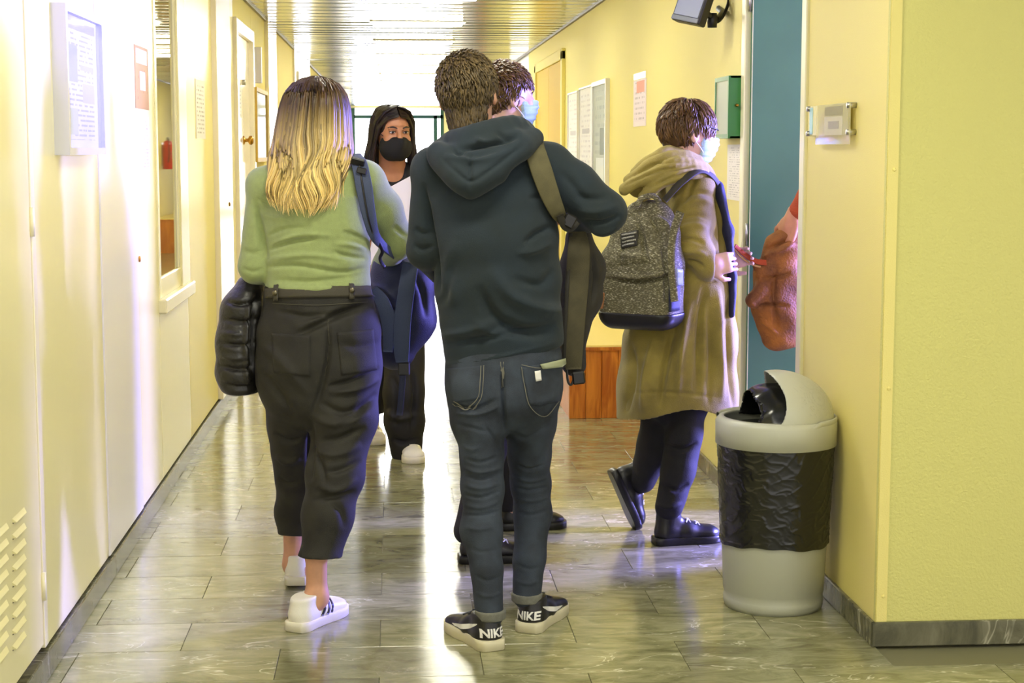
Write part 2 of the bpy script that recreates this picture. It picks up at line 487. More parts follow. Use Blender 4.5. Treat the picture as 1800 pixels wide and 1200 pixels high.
def print_mat(name, paper, ink, rows, col2=None, rough=.5, axis=1, dens=.5, blk=None):
    """sheet of paper printed with lines of small type (object space: y along the sheet, z up)"""
    m = bpy.data.materials.new(name); m.use_nodes = True
    nt = m.node_tree; N = nt.nodes; L = nt.links; b = N['Principled BSDF']
    tc = N.new('ShaderNodeTexCoord'); sx = N.new('ShaderNodeSeparateXYZ')
    L.new(tc.outputs['Generated'], sx.inputs[0])
    def math_(op, a, b_=None, c=None):
        n = N.new('ShaderNodeMath'); n.operation = op
        for i, v in enumerate((a, b_, c)):
            if v is None: continue
            if isinstance(v, (int, float)): n.inputs[i].default_value = v
            else: L.new(v, n.inputs[i])
        return n.outputs[0]
    z = math_('MULTIPLY', sx.outputs[2], rows)
    fr = math_('FRACT', z); fl = math_('FLOOR', z)
    line = math_('LESS_THAN', math_('ABSOLUTE', math_('SUBTRACT', fr, .5)), .2)
    cx = N.new('ShaderNodeCombineXYZ')
    L.new(math_('MULTIPLY', sx.outputs[axis], 14), cx.inputs[0]); L.new(math_('MULTIPLY', fl, 3.7), cx.inputs[1])
    ns = N.new('ShaderNodeTexNoise'); ns.inputs['Scale'].default_value = 1.0; ns.inputs['Detail'].default_value = 2
    L.new(cx.outputs[0], ns.inputs['Vector'])
    word = math_('LESS_THAN', ns.outputs['Fac'], dens)
    mg = math_('MULTIPLY', math_('GREATER_THAN', sx.outputs[axis], .12), math_('LESS_THAN', sx.outputs[axis], .88))
    mg = math_('MULTIPLY', mg, math_('MULTIPLY', math_('GREATER_THAN', sx.outputs[2], .06), math_('LESS_THAN', sx.outputs[2], .95)))
    fac = math_('MULTIPLY', math_('MULTIPLY', line, word), mg)
    mx = N.new('ShaderNodeMix'); mx.data_type = 'RGBA'
    L.new(fac, mx.inputs[0]); mx.inputs[6].default_value = paper; mx.inputs[7].default_value = ink
    last = mx.outputs[2]
    for (y0, y1, z0, z1, c) in (blk or []):   # printed blocks: pictures, headings
        a = math_('MULTIPLY', math_('GREATER_THAN', sx.outputs[axis], y0), math_('LESS_THAN', sx.outputs[axis], y1))
        d = math_('MULTIPLY', math_('GREATER_THAN', sx.outputs[2], z0), math_('LESS_THAN', sx.outputs[2], z1))
        q = N.new('ShaderNodeMix'); q.data_type = 'RGBA'
        L.new(math_('MULTIPLY', a, d), q.inputs[0]); L.new(last, q.inputs[6]); q.inputs[7].default_value = c
        last = q.outputs[2]
    L.new(last, b.inputs['Base Color']); b.inputs['Roughness'].default_value = rough
    return m

# ------------------------------------------------------------------ floor
fl = tag(boxes('floor', [((XL - .1, 1.0, -.12), (XR + .05, YE + 1, -.008)), ((XR, 1.0, -.12), (6.0, 12, -.009))], M_grout), kind='structure')
TW, TD = .6, .297
def tile_mesh(w, d):
    bm = bmesh.new(); add_box(bm, (-w / 2 + .0009, -d / 2 + .0009, -.0085), (w / 2 - .0009, d / 2 - .0009, 0), .0008)
    return bm_mesh(bm, 'tile')
cache = {}
def put_tile(x0, x1, y0, y1):
    w, d = round(x1 - x0, 3), round(y1 - y0, 3)
    if w < .02 or d < .02: return
    if (w, d) not in cache: cache[(w, d)] = tile_mesh(w, d)
    o = link('tile', cache[(w, d)], M_marble, fl); o.location = ((x0 + x1) / 2, (y0 + y1) / 2, 0)
y = 4.65 - TD * 5
row = 0
while y < 11.4:
    xr = XR if y + TD > YC + .02 else 3.6
    x = -.05 - TW * 3 + (.3 if row % 2 else 0)
    while x < xr:
        a, b_ = max(x, XL), min(x + TW, xr)
        if b_ > a: put_tile(a, b_, y, y + TD)
        x += TW
    y += TD; row += 1
YT = y
# beyond that the joints are too fine to tell apart: one slab of the same stone
box('far_paving', (XL, YT, -.0085), (XR, YE, 0), M_marble, fl)
boxes('near_paving', [((XL, 1.0, -.0085), (3.6, 4.65 - TD * 5, 0))], M_marble, fl)
boxes('room_paving', [((XR, YC + .2, -.0085), (6, 12, 0))], M_marble, fl)

# ------------------------------------------------------------------ ceiling of metal strips
M_slat = mat('champagne_metal_strip', srgb(190, 195, 206), .17, metal=1)
M_dark = mat('dark_void', srgb(60, 56, 46), .8)
ce = tag(boxes('ceiling', [((XL - .1, 1.0, ZC + .03), (XR + .1, YE, ZC + .12)), ((XR, 1.0, ZC + .03), (6, 12, ZC + .12))], M_dark), kind='structure')
V, Q = [], []
pitch = .3
rs_ = random.Random(21)
def slat_row(y0, xa, xb):
    t = rs_.uniform(-.0035, .0035); b_ = rs_.uniform(.0005, .003)
    prof = [(0.008, .03), (.010, .004), (.02, .0), (.08, -b_ * .7), (.15, -b_), (.22, -b_ * .7), (.28, .0), (.29, .004), (.292, .03)]
    base = len(V)
    for yy, zz in prof:
        zz += t * (yy / .15 - 1)
        V.append((xa, y0 + yy, ZC + zz)); V.append((xb, y0 + yy, ZC + zz))
    for i in range(len(prof) - 1):
        Q.append((base + 2 * i, base + 2 * i + 2, base + 2 * i + 3, base + 2 * i + 1))
yy = 1.2
while yy < YE:
    slat_row(yy, XL, XR if yy > YC - .2 else 6.0); yy += pitch
tag(link('ceiling_slats', mesh_np('ceiling_slats', V, Q), M_slat, ce), kind='stuff')

# recessed-edge lamps across the ceiling
M_tube = mat('lamp_diffuser', (1, 1, 1, 1), .4, emit=(1.0, .965, .78, 1), estr=33)
M_lampbody = mat('lamp_housing', srgb(235, 230, 215), .35)
def ceiling_lamp(x, y, label):
    e = empty('ceiling_lamp', (x, y, ZC), label, 'lamp', 'strip lamps across the ceiling')
    frame = bmesh.new()
    add_box(frame, (x - .36, y - .11, ZC - .012), (x + .36, y - .085, ZC + .02), .002)
    add_box(frame, (x - .36, y + .085, ZC - .012), (x + .36, y + .11, ZC + .02), .002)
    add_box(frame, (x - .385, y - .11, ZC - .012), (x - .36, y + .11, ZC + .02), .002)
    add_box(frame, (x + .36, y - .11, ZC - .012), (x + .385, y + .11, ZC + .02), .002)
    link('housing', bm_mesh(frame, 'housing'), M_lampbody, e)
    box('diffuser', (x - .36, y - .085, ZC - .034), (x + .36, y + .085, ZC + .01), M_tube, e, .01, seg=2)
LY = [1.9, 4.25, 6.6, 8.95, 11.3, 13.65, 16.0, 18.35, 20.7, 23.05, 25.4]
for i, y in enumerate(LY):
    w_ = ['above the camera', 'above the corner of the yellow front wall', 'above the open teal door', 'above the person in the black mask', 'just past the top edge of the picture',
          'nearest one in view', 'second in view', 'third in view', 'fourth in view', 'fifth in view', 'sixth in view, last before the glazed end']
    ceiling_lamp(.21, y, 'white strip lamp across the metal ceiling, ' + w_[i])
for (x, y, w_) in [(2.6, 2.2, 'beside the camera')]:  # extra lamp out of view, added to light the lobby side and front wall
    ceiling_lamp(x, y, 'added unseen strip lamp over the lobby ' + w_)

# ------------------------------------------------------------------ right wall with the doorway
DY0, DY1, DZ = 5.86, 6.84, 2.36
wr = tag(boxes('wall_right', [((XR, YC + .02, 0), (XR + .14, DY0, ZC + .04)), ((XR, DY1, 0), (XR + .14, 17.9, ZC + .04)), ((XR, DY0, DZ), (XR + .14, DY1, ZC + .04)),
                             ((XR, 21.0, 0), (XR + .14, YE, ZC + .04)), ((XR + .04, 17.9, 0), (XR + .18, 21.0, 2.12))], M_yel), kind='structure')
box('bulkhead', (XR + .01, 17.9, 2.12), (XR + .18, 21.0, ZC + .04), M_white, wr)
wf = tag(boxes('wall_front', [((XR, YC, 0), (6, YC + .02, ZC + .04)), ((XR + .14, YC + .02, 0), (6, YC + .14, ZC + .04))], M_yel_rough), kind='structure')
# corner strip on the front face with its three screws
box('corner_strip', (XR + .002, YC - .004, .075), (XR + .034, YC, ZC), M_yel, wf)
for zz in (.155, .79, 1.44, 2.0):
    p = (XR + .022, YC - .004, zz)
    lathe('screw', [(.0, -.001), (.006, -.001), (.0055, .002), (.003, .0035), (0.0002, .0037)], (0, 0, 0), M_yel, wf, n=14,
          M=Matrix.Translation(p) @ Matrix.Rotation(HP, 4, 'X'))
tag(boxes('baseboard_right', [((XR - .014, YC - .014, 0), (XR, DY0 - .06, .076)), ((XR - .014, DY1 + .06, 0), (XR, 14.1, .076)), ((XR - .014, 16.9, 0), (XR, YE, .076))], M_base, bev=.003), kind='structure')
tag(boxes('baseboard_front', [((XR - .014, YC - .014, 0), (6, YC, .076))], M_base, bev=.003), kind='structure')

# doorway: jambs, head and the teal leaf standing open into the room
d1 = tag(empty('door_1', (XR + .07, (DY0 + DY1) / 2, 0)), 'teal door leaf standing open into the side room', 'door', kind='structure')
M_jamb = mat('jamb_paint', srgb(232, 226, 176), .35)
boxes('door_frame', [((XR - .012, DY0 - .055, 0), (XR + .15, DY0 + .012, DZ + .055)), ((XR - .012, DY1 - .012, 0), (XR + .15, DY1 + .055, DZ + .055)),
                     ((XR - .012, DY0, DZ - .012), (XR + .15, DY1, DZ + .055))], M_jamb, d1, .004)
lf = box('door_leaf', (XR + .012, DY1 - .052, .01), (XR + .95, DY1 - .012, DZ - .015), M_teal, d1, .003)
boxes('edge_strip', [((XR + .010, DY1 - .054, .01), (XR + .013, DY1 - .052, DZ - .015))], M_jamb, lf)
for zz in (.3, 1.15, 2.1):
    lathe('hinge', [(.0002, -.045), (.009, -.045), (.009, .045), (.0002, .045)], (XR + .006, DY1 - .03, zz), M_steel, lf, n=14)

# the side room
M_room = mat('room_paint', srgb(206, 204, 190), .6)
tag(boxes('wall_room', [((5.5, YC, 0), (5.6, 12, 1.0)), ((5.5, YC, 2.25), (5.6, 12, ZC + .04)), ((5.5, YC, 1.0), (5.6, 6.3, 2.25)), ((5.5, 7.2, 1.0), (5.6, 7.65, 2.25)), ((5.5, 8.5, 1.0), (5.6, 12, 2.25)),
                        ((XR + .14, 11.9, 0), (5.5, 12, ZC + .04))], M_room), kind='structure')
M_sky = mat('daylight_pane', (1, 1, 1, 1), .3, emit=(.6, .68, 1, 1), estr=2.5)
for i, (a, b_) in enumerate(((6.3, 7.2), (7.65, 8.5))):
    w = tag(frame_x('window_%d' % (i + 5), 5.46, 5.56, a, b_, 1.0, 2.25, .05, M_white), kind='structure')
    box('pane', (5.52, a + .05, 1.05), (5.53, b_ - .05, 2.2), M_sky, w)

# mustard double door far along the right wall
d2 = tag(empty('door_2', (XR, 15.45, 0)), kind='structure')
boxes('door_frame', [((XR - .03, 14.1, 0), (XR, 14.22, 2.32)), ((XR - .03, 16.74, 0), (XR, 16.86, 2.32)), ((XR - .03, 14.1, 2.25), (XR, 16.86, 2.34))], M_yel, d2, .003)
for a, b_ in ((14.22, 15.475), (15.485, 16.74)):
    l = box('door_leaf', (XR - .012, a, .01), (XR - .002, b_, 2.25), M_door, d2, .002)
    tube('handle', [(XR - .012, 15.4 if a < 15 else 15.56, 1.03), (XR - .06, 15.4 if a < 15 else 15.56, 1.03), (XR - .06, 15.28 if a < 15 else 15.68, 1.03)], .009, M_steel, l, n=10)

# ------------------------------------------------------------------ left wall: laminate partition, one board after the other
wl = tag(boxes('wall_left', [((XL - .2, 1.0, 0), (XL - .05, 7.2, ZC + .04)), ((XL - .2, 8.22, 0), (XL - .05, YE, ZC + .04)), ((XL - .2, 7.2, 0), (XL - .05, 8.22, .86)), ((XL - .2, 7.2, 2.42), (XL - .05, 8.22, ZC + .04)),
                             ((XL - .2, 7.2, .86), (XL - .17, 8.22, 2.42))], M_seam), kind='structure')
def panel(y0, y1, z0, z1, m, x=XL, name='wall_panel'):
    return box(name, (XL - .055, y0 + .003, z0), (x, y1 - .003, z1), m, wl, .003)
panel(4.76, 5.80, .085, ZC, M_cream)
panel(5.80, 6.60, .085, ZC, mat('daylit_gloss_board', srgb(250, 246, 250), .14), XL + .004)  # whiter than its neighbours: doorway daylight painted into the board colour
panel(6.60, 7.20, .085, ZC, M_cream)
panel(7.20, 8.22, .085, .80, M_cream)
panel(8.22, 9.50, .085, ZC, mat('primrose_laminate', srgb(246, 232, 150), .3))
M_pil = mat('ivory_gloss_paint', srgb(248, 238, 214), .16)
panel(9.50, 9.98, .085, ZC, M_pil, XL + .03)
panel(9.98, 10.45, .085, ZC, M_pil, XL + .015)
panel(10.45, 10.8, .085, ZC, M_cream)
panel(12.16, 13.45, .085, ZC, M_yel)
panel(13.45, 14.0, .085, ZC, M_pil, XL + .03)
panel(14.0, 14.55, .085, ZC, M_pil, XL + .02)
panel(14.55, 17.2, .085, ZC, M_yel)
panel(17.2, 20.4, .085, ZC, M_pil, XL + .02)
panel(20.4, YE, .085, ZC, M_yel)
panel(10.8, 12.16, 2.33, ZC, M_yel)
tag(boxes('baseboard_left', [((XL - .04, 4.72, 0), (XL + .012, 10.8, .078)), ((XL - .04, 12.16, 0), (XL + .012, YE, .078)), ((XL - .04, 2.0, 0), (XL + .012, 4.72, .078))], M_base, bev=.003), kind='structure')

# interior window with its moulded frame and sill; the pane mirrors the corridor
w1 = tag(empty('window_1', (XL, 7.71, .9)), kind='structure')
boxes('window_frame', [((XL - .06, 7.2, .86), (XL + .004, 7.26, 2.42)), ((XL - .06, 7.92, .86), (XL + .012, 8.22, 2.42)), ((XL - .06, 7.26, 2.34), (XL + .004, 7.92, 2.42)), ((XL - .06, 7.26, .86), (XL + .004, 7.92, .95))], M_cream, w1, .004)
boxes('window_bead', [((XL - .06, 7.26, .95), (XL - .002, 7.28, 2.34)), ((XL - .06, 7.88, .95), (XL + .002, 7.92, 2.34))], M_cream2, w1, .004)
boxes('window_sill', [((XL - .05, 7.19, .80), (XL + .035, 8.23, .862))], M_cream2, w1, .006)
M_pane = mat('window_glass_dark', srgb(186, 180, 140), .02, metal=.85)
box('pane', (XL - .010, 7.28, .95), (XL - .006, 7.88, 2.34), M_pane, w1)

# double door farther along
d3 = tag(empty('door_3', (XL, 11.48, 0)), kind='structure')
boxes('door_frame', [((XL - .05, 10.8, 0), (XL + .025, 10.9, 2.33)), ((XL - .05, 12.06, 0), (XL + .025, 12.16, 2.33)), ((XL - .05, 10.9, 2.25), (XL + .025, 12.06, 2.33))], M_pil, d3, .004)
for a, b_ in ((10.9, 11.48), (11.485, 12.06)):
    l = box('door_leaf', (XL - .05, a, .012), (XL - .01, b_, 2.25), M_pil, d3, .003)
    if a > 11:
        lathe('door_knob', [(.0002, 0), (.03, 0), (.03, .006), (.012, .012), (.012, .03), (.03, .04), (.032, .055), (.02, .066), (.0002, .068)], (0, 0, 0), M_brass, l, n=20,
              M=Matrix.Translation((XL - .01, 11.54, 1.56)) @ Matrix.Rotation(HP, 4, 'Y'))
        lathe('door_knob', [(.0002, 0), (.02, 0), (.02, .02), (.0002, .022)], (0, 0, 0), M_steel, l, n=20, M=Matrix.Translation((XL - .01, 11.54, 1.95)) @ Matrix.Rotation(HP, 4, 'Y'))
# small locks on the boards
for (y_, z_) in ((6.66, 1.07), (10.2, 1.17)):
    lathe('lock', [(.0002, 0), (.012, 0), (.012, .006), (.004, .008), (.0002, .008)], (0, 0, 0), M_brass, wl, n=16, M=Matrix.Translation((XL + .015 * (y_ > 8), y_, z_)) @ Matrix.Rotation(HP, 4, 'Y'))

# ceiling edge trims
M_edge = mat('ceiling_edge_trim', srgb(120, 112, 92), .4)
tag(box('trim_1', (XL, 1.2, ZC - .022), (XL + .02, YE, ZC + .012), M_edge), kind='structure')
tag(box('trim_2', (XR - .02, YC, ZC - .018), (XR, YE, ZC + .012), M_edge), kind='structure')

# ------------------------------------------------------------------ glazed end of the corridor
M_glow = mat('daylit_glass', (1, 1, 1, 1), .2, emit=(.86, .87, 1.0, 1), estr=6.5)
we = tag(boxes('wall_end', [((XL - .1, YE, 2.46), (XR + .1, YE + .1, ZC + .1)), ((XL - .1, YE, 0), (-.95, YE + .1, 2.46)), ((1.2, YE, 0), (XR + .1, YE + .1, 2.46))], M_white), kind='structure')
w4 = tag(empty('window_4', (.2, YE, 0)), kind='structure')
boxes('window_frame', [((-.97, YE - .05, 0), (-.88, YE + .05, 2.46)), ((.98, YE - .05, 0), (1.06, YE + .05, 2.3)), ((1.14, YE - .05, 0), (1.22, YE + .05, 2.46)),
                       ((-.9, YE - .05, 2.22), (1.2, YE + .05, 2.3)), ((-.9, YE - .05, 0), (1.2, YE + .05, .1))], M_dteal, w4)
for a, b_, z0, z1 in ((-.88, .98, .1, 2.22), (1.06, 1.14, .1, 2.22), (-.88, 1.14, 2.3, 2.46)):
    box('pane', (a, YE + .01, z0), (b_, YE + .02, z1), M_glow, w4)
# daylight window in the left wall far along
w3 = tag(frame_x('window_3', XL - .03, XL + .04, 17.6, 20.0, .9, 2.3, .06, M_white), kind='structure')
box('pane', (XL + .021, 17.66, .96), (XL + .024, 19.94, 2.24), mat('side_daylight_glass', (1, 1, 1, 1), .2, emit=(.9, .92, 1, 1), estr=3.0), w3)
# ------------------------------------------------------------------ things on the walls
M_silver = mat('silver_frame', srgb(214, 214, 222), .3, metal=.6)
M_alu = mat('white_frame', srgb(240, 238, 240), .35)
M_glass = mat('picture_glass', srgb(235, 240, 235), .04, trans=.0, alpha=.12, spec=.6)
INK = srgb(120, 118, 112); GREY = srgb(150, 152, 146)

def sheet(name, X, px0, px1, pt_, pb, m, side, label, cat='notice', th=.002, parent=None, group=None):
    """flat sheet on a side wall; px0/px1 its edges, pt_/pb its top and bottom at mid width in the picture"""
    ya, yb = atx(px0, 300, X)[1], atx(px1, 300, X)[1]
    y0, y1 = min(ya, yb), max(ya, yb); xm = (px0 + px1) / 2
    z1, z0 = atx(xm, pt_, X)[2], atx(xm, pb, X)[2]
    o = box(name, (X, y0, z0) if side > 0 else (X - th, y0, z0), (X + th, y1, z1) if side > 0 else (X, y1, z1), m, parent)
    if label: tag(o, label, cat, group)
    return o, (y0, y1, z0, z1)

def framed(name, X, side, px0, px1, pt_, pb, w, m_frame, m_sheet, label, depth=.03, cat='picture frame', glass=True, group=None):
    xm = (px0 + px1) / 2
    ya, yb = atx(px0, 300, X)[1], atx(px1, 300, X)[1]; y0, y1 = min(ya, yb), max(ya, yb)
    z1, z0 = atx(xm, pt_, X)[2], atx(xm, pb, X)[2]
    e = empty(name, (X, (y0 + y1) / 2, z0), label, cat, group)
    a, b_ = (X, X + depth * side) if side > 0 else (X + depth * side, X)
    frame_x('frame', a, b_, y0, y1, z0, z1, w, m_frame, e)
    s_ = X + side * depth * .55
    box('sheet', (min(X, s_), y0 + w, z0 + w), (max(X, s_), y1 - w, z1 - w), m_sheet, e)
    if glass:
        g = X + side * depth * .75
        box('glass', (g - .001, y0 + w, z0 + w), (g + .001, y1 - w, z1 - w), M_glass, e)
    return e

m1 = print_mat('notice_board_print', srgb(222, 224, 214), srgb(176, 180, 164), 26, dens=.55, blk=[(.1, .4, .1, .3, srgb(196, 204, 160)), (.08, .42, .5, .78, srgb(170, 176, 170)), (.55, .9, .35, .5, srgb(196, 198, 192)), (.05, .95, .9, .97, srgb(168, 168, 160)), (.5, .9, .6, .64, srgb(186, 190, 180))])
framed('framed_notice', XL, 1, 97, 164, 22, 272, .022, M_silver, m1, 'silver framed notice on the cream partition, largest one by the louvred cabinet', .045)
sheet('notice_sheet', XL, 241, 264, 84, 192, print_mat('brown_notice', srgb(190, 146, 92), srgb(150, 96, 60), 9, dens=.35, blk=[(.1, .9, .72, .95, srgb(244, 240, 232)), (.35, .75, .3, .6, srgb(240, 236, 226))]), 1, 'tan notice with white print on the partition beside the interior window')
sheet('notice_sheet', XL, 246, 263, 205, 302, print_mat('white_notice_a', srgb(244, 238, 222), srgb(206, 200, 184), 16), 1, 'white printed sheet hanging under the tan notice')
sheet('notice_sheet', XL, 346, 362, 142, 244, print_mat('white_notice_b', srgb(246, 240, 230), srgb(186, 176, 160), 14), 1, 'white printed sheet on the primrose panel after the interior window')
sheet('notice_sheet', XL - .01, 418, 426, 150, 206, print_mat('white_notice_c', srgb(240, 238, 240), srgb(150, 148, 160), 8), 1, 'small white sheet taped to the pale double door', parent=None)
framed('framed_notice', XL, 1, 444, 464, 158, 284, .03, mat('gold_frame', srgb(196, 160, 60), .4), print_mat('grey_notice', srgb(196, 202, 206), srgb(160, 168, 176), 10, blk=[(.3, .7, .1, .6, srgb(170, 184, 200))]), 'gold edged framed notice beyond the pale double door', .04)
sg = box('wall_sign', (XL, 12.45, 1.98), (XL + .05, 12.49, 2.24), mat('lilac_sign', srgb(226, 222, 240), .3), None, .003)
tag(sg, 'small lilac sign sticking out above the gold edged frame', 'sign')

# right wall
m3 = print_mat('poster_print', srgb(250, 246, 252), srgb(222, 214, 228), 20, blk=[(.2, .8, .55, .6, srgb(196, 190, 206))])
framed('framed_poster', XR, -1, 1001, 1018, 162, 330, .012, M_alu, m3, 'white framed poster farthest along the yellow wall', .02)
framed('framed_poster', XR, -1, 1021, 1043, 152, 335, .012, M_alu, m3, 'white framed poster in the middle of three on the yellow wall', .02)
m4 = print_mat('poster_print_grey', srgb(188, 196, 190), srgb(160, 170, 170), 12, blk=[(.2, .5, .35, .6, srgb(110, 124, 120)), (.2, .8, .05, .32, srgb(236, 240, 244))])
framed('framed_poster', XR, -1, 1046, 1071, 142, 345, .03, M_alu, m4, 'grey poster in a white frame, nearest of three on the yellow wall', .03)
sheet('notice_sheet', XR, 1113, 1135, 140, 222, print_mat('mauve_notice', srgb(232, 214, 226), srgb(190, 170, 186), 9, blk=[(.12, .75, .72, .97, srgb(226, 130, 96)), (.1, .9, .0, .1, srgb(240, 222, 232))]), -1, 'mauve notice with an orange picture on the yellow wall')
sheet('notice_sheet', XR, 1113, 1134, 128, 139, mat('clear_tape', srgb(226, 222, 196), .2), -1, 'strip of clear tape above the mauve notice', 'tape')
sheet('notice_sheet', XR, 1279, 1306, 254, 352, print_mat('white_notice_d', srgb(242, 236, 222), srgb(196, 190, 176), 24), -1, 'white printed sheet under the green box')

# green key box with glazed front
gy0, gy1 = 6.89, 7.19; gz0, gz1 = atx(1307, 243, XR)[2], atx(1307, 133, XR)[2]
gb = empty('key_box', (XR, 7.04, gz0), 'green metal wall box with a glazed front beside the doorway', 'box')
M_grn = mat('green_enamel', srgb(36, 118, 38), .35)
boxes('body', [((XR - .056, gy0, gz0), (XR, gy0 + .01, gz1)), ((XR - .056, gy1 - .01, gz0), (XR, gy1, gz1)), ((XR - .056, gy0, gz0), (XR, gy1, gz0 + .01)), ((XR - .056, gy0, gz1 - .01), (XR, gy1, gz1)), ((XR - .01, gy0, gz0), (XR, gy1, gz1))], M_grn, gb, .001)
dr = frame_x('door', XR - .064, XR - .055, gy0, gy1, gz0, gz1, .018, M_grn, gb)
box('pane', (XR - .061, gy0 + .018, gz0 + .018), (XR - .058, gy1 - .018, gz1 - .018), mat('clouded_glass', srgb(140, 150, 118), .35), dr)
lathe('key', [(.0002, 0), (.007, 0), (.007, .012), (.004, .016), (.004, .03), (.0002, .03)], (0, 0, 0), M_brass, gb, n=14, M=Matrix.Translation((XR - .03, gy0, gz0 + .135)) @ Matrix.Rotation(HP, 4, 'X'))

# acrylic room sign on stand-off pins
M_acr = mat('acrylic', srgb(244, 240, 190), .05, alpha=.35, spec=.6)
sy0, sy1 = atx(1508, 200, XR)[1], atx(1432, 200, XR)[1]
sz0, sz1 = 1.545, 1.645
rs = empty('room_sign', (XR, (sy0 + sy1) / 2, sz0), 'clear acrylic room sign on steel pins beside the doorway', 'sign')
box('plate', (XR - .026, sy0, sz0 - .03), (XR - .022, sy1 - .12, sz1), M_acr, rs, .001)
box('backing', (XR - .021, sy0 + .04, sz0), (XR - .017, sy1, sz1), mat('acrylic_back', srgb(226, 218, 150), .2), rs, .001)
box('coloured_tab', (XR - .0225, sy1 - .06, sz0 + .005), (XR - .021, sy1 - .02, sz1 - .005), mat('pale_blue_tab', srgb(176, 220, 214), .4), rs)
box('insert', (XR - .0225, sy0 + .10, sz0 + .0), (XR - .021, sy1 - .22, sz1 - .04), mat('insert_card', srgb(226, 220, 190), .5), rs)
box('print', (XR - .0225, sy0 + .10, sz1 - .036), (XR - .021, sy1 - .22, sz1 - .008), mat('olive_print', srgb(150, 142, 84), .5, noise=.4, nscale=300), rs)
box('print', (XR - .0235, sy0 + .14, sz0 + .02), (XR - .0225, sy1 - .27, sz0 + .045), mat('grey_print', srgb(120, 110, 104), .5, noise=.5, nscale=260, col2=srgb(200, 194, 180)), rs)
for y_ in (sy0 + .02, sy1 - .01):
    for z_ in (sz0 + .008, sz1 - .008):
        lathe('pin', [(.0002, 0), (.009, 0), (.009, .03), (.0002, .031)], (0, 0, 0), M_steel, rs, n=16, M=Matrix.Translation((XR, y_, z_)) @ Matrix.Rotation(-HP, 4, 'Y'))

# screen on a wall arm, seen from below
ws = empty('wall_screen', tuple(pt_w) if False else (XR, 7.35, 2.1), 'grey faced screen on a black wall arm near the ceiling', 'screen')
Mw = Matrix.Translation(at(1228, -38, 7.1)) @ Matrix.Rotation(math.radians(-47), 4, 'Z') @ Matrix.Rotation(math.radians(12), 4, 'Y') @ Matrix.Rotation(math.radians(-14), 4, 'X')
box('casing', (-.075, .0, -.19), (.075, .055, .19), M_black, ws, .006, M=Mw)
box('screen_panel', (-.064, -.004, -.165), (.064, .001, .18), mat('screen_grey', srgb(150, 156, 168), .25), ws, .001, M=Mw)
box('lower_bezel', (-.07, -.006, -.188), (.07, .0, -.168), mat('bezel_grey', srgb(120, 124, 126), .3), ws, .002, M=Mw)
pw = at(1258, 30, 7.15)
tube('wall_arm', [at(1236, 20, 7.12), at(1258, 33, 7.17), at(1270, 22, 7.3), np.array([XR, 7.45, 2.12])], .014, M_black, ws, n=20)
lathe('knuckle', [(.0002, -.03), (.02, -.03), (.022, 0), (.02, .03), (.0002, .03)], tuple(at(1252, 36, 7.15)), M_black, ws, n=18)
tube('cable', [at(1246, 30, 7.14), at(1262, 38, 7.16), at(1276, 18, 7.2), at(1281, -10, 7.25), at(1270, -60, 7.3)], .007, M_black, ws, n=30)

# ------------------------------------------------------------------ louvred cabinet built into the left partition
cb = empty('louvred_cabinet', (XL, 4.0, 0), 'cream built-in cabinet with louvred vents low on its door', 'cabinet')
boxes('body', [((XL - .05, 2.2, .085), (XL - .022, 4.755, ZC - .03))], M_cream, cb)
cd = box('door', (XL - .022, 3.7, .10), (XL, 4.70, ZC - .04), M_cream, cb, .003)
box('side_strip', (XL - .03, 4.705, .09), (XL + .004, 4.752, ZC - .03), M_cream2, cb, .002)
box('door', (XL - .022, 2.6, .10), (XL, 3.695, ZC - .04), M_cream, cb, .003)
def louvre_mesh():
    bm = bmesh.new()
    P = [(0, -.066, -.006), (0, .066, -.006), (0, .072, .006), (0, -.072, .006), (.009, -.06, -.006), (.009, .06, -.006)]
    v = [bm.verts.new(p) for p in P]
    bm.faces.new((v[3], v[2], v[5], v[4])); bm.faces.new((v[4], v[5], v[1], v[0])); bm.faces.new((v[2], v[1], v[5])); bm.faces.new((v[3], v[4], v[0]))
    return bm_mesh(bm, 'louvre')
lm = louvre_mesh()
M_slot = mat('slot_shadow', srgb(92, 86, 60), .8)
for col, pxc in enumerate((32, 0)):
    for i in range(9):
        p = atx(pxc, 905 + i * 27.5 - col * -28, XL)
        o = link('louvre', lm, M_cream, cd); o.location = (XL + .0003, p[1], p[2])
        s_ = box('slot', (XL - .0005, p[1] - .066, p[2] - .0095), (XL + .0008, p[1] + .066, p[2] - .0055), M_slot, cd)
for z_ in (.27, 1.3, 2.2):
    lathe('hinge', [(.0002, -.04), (.008, -.04), (.008, .04), (.0002, .04)], (XL + .004, 4.703, z_), M_cream2, cb, n=14)

# ------------------------------------------------------------------ swing-top bin with liner
M_bin = mat('grey_bin_plastic', srgb(166, 167, 148), .42, bump=.06, bscale=500)
M_bin2 = mat('grey_lid_plastic', srgb(188, 189, 172), .36, bump=.05, bscale=500)
M_liner = mat('black_liner_film', srgb(24, 24, 22), .22, spec=.6)
bc = np.array([1.247, 5.335, 0])
bn = empty('waste_bin', bc, 'grey swing-top waste bin with a black liner beside the corner', 'bin')
zb = at(1370, 970, bc[1] - .18)[2]; zl = at(1370, 797, bc[1] - .19)[2]; zr = at(1370, 752, bc[1] - .19)[2]
lathe('body', [(.0002, .0), (.158, .0), (.163, .012), (.1635, .035), (.160, .037), (.165, .06), (.187, zl + .02), (.18, zl + .02), (.155, .02), (.0002, .02)], bc, M_bin, bn, n=72)
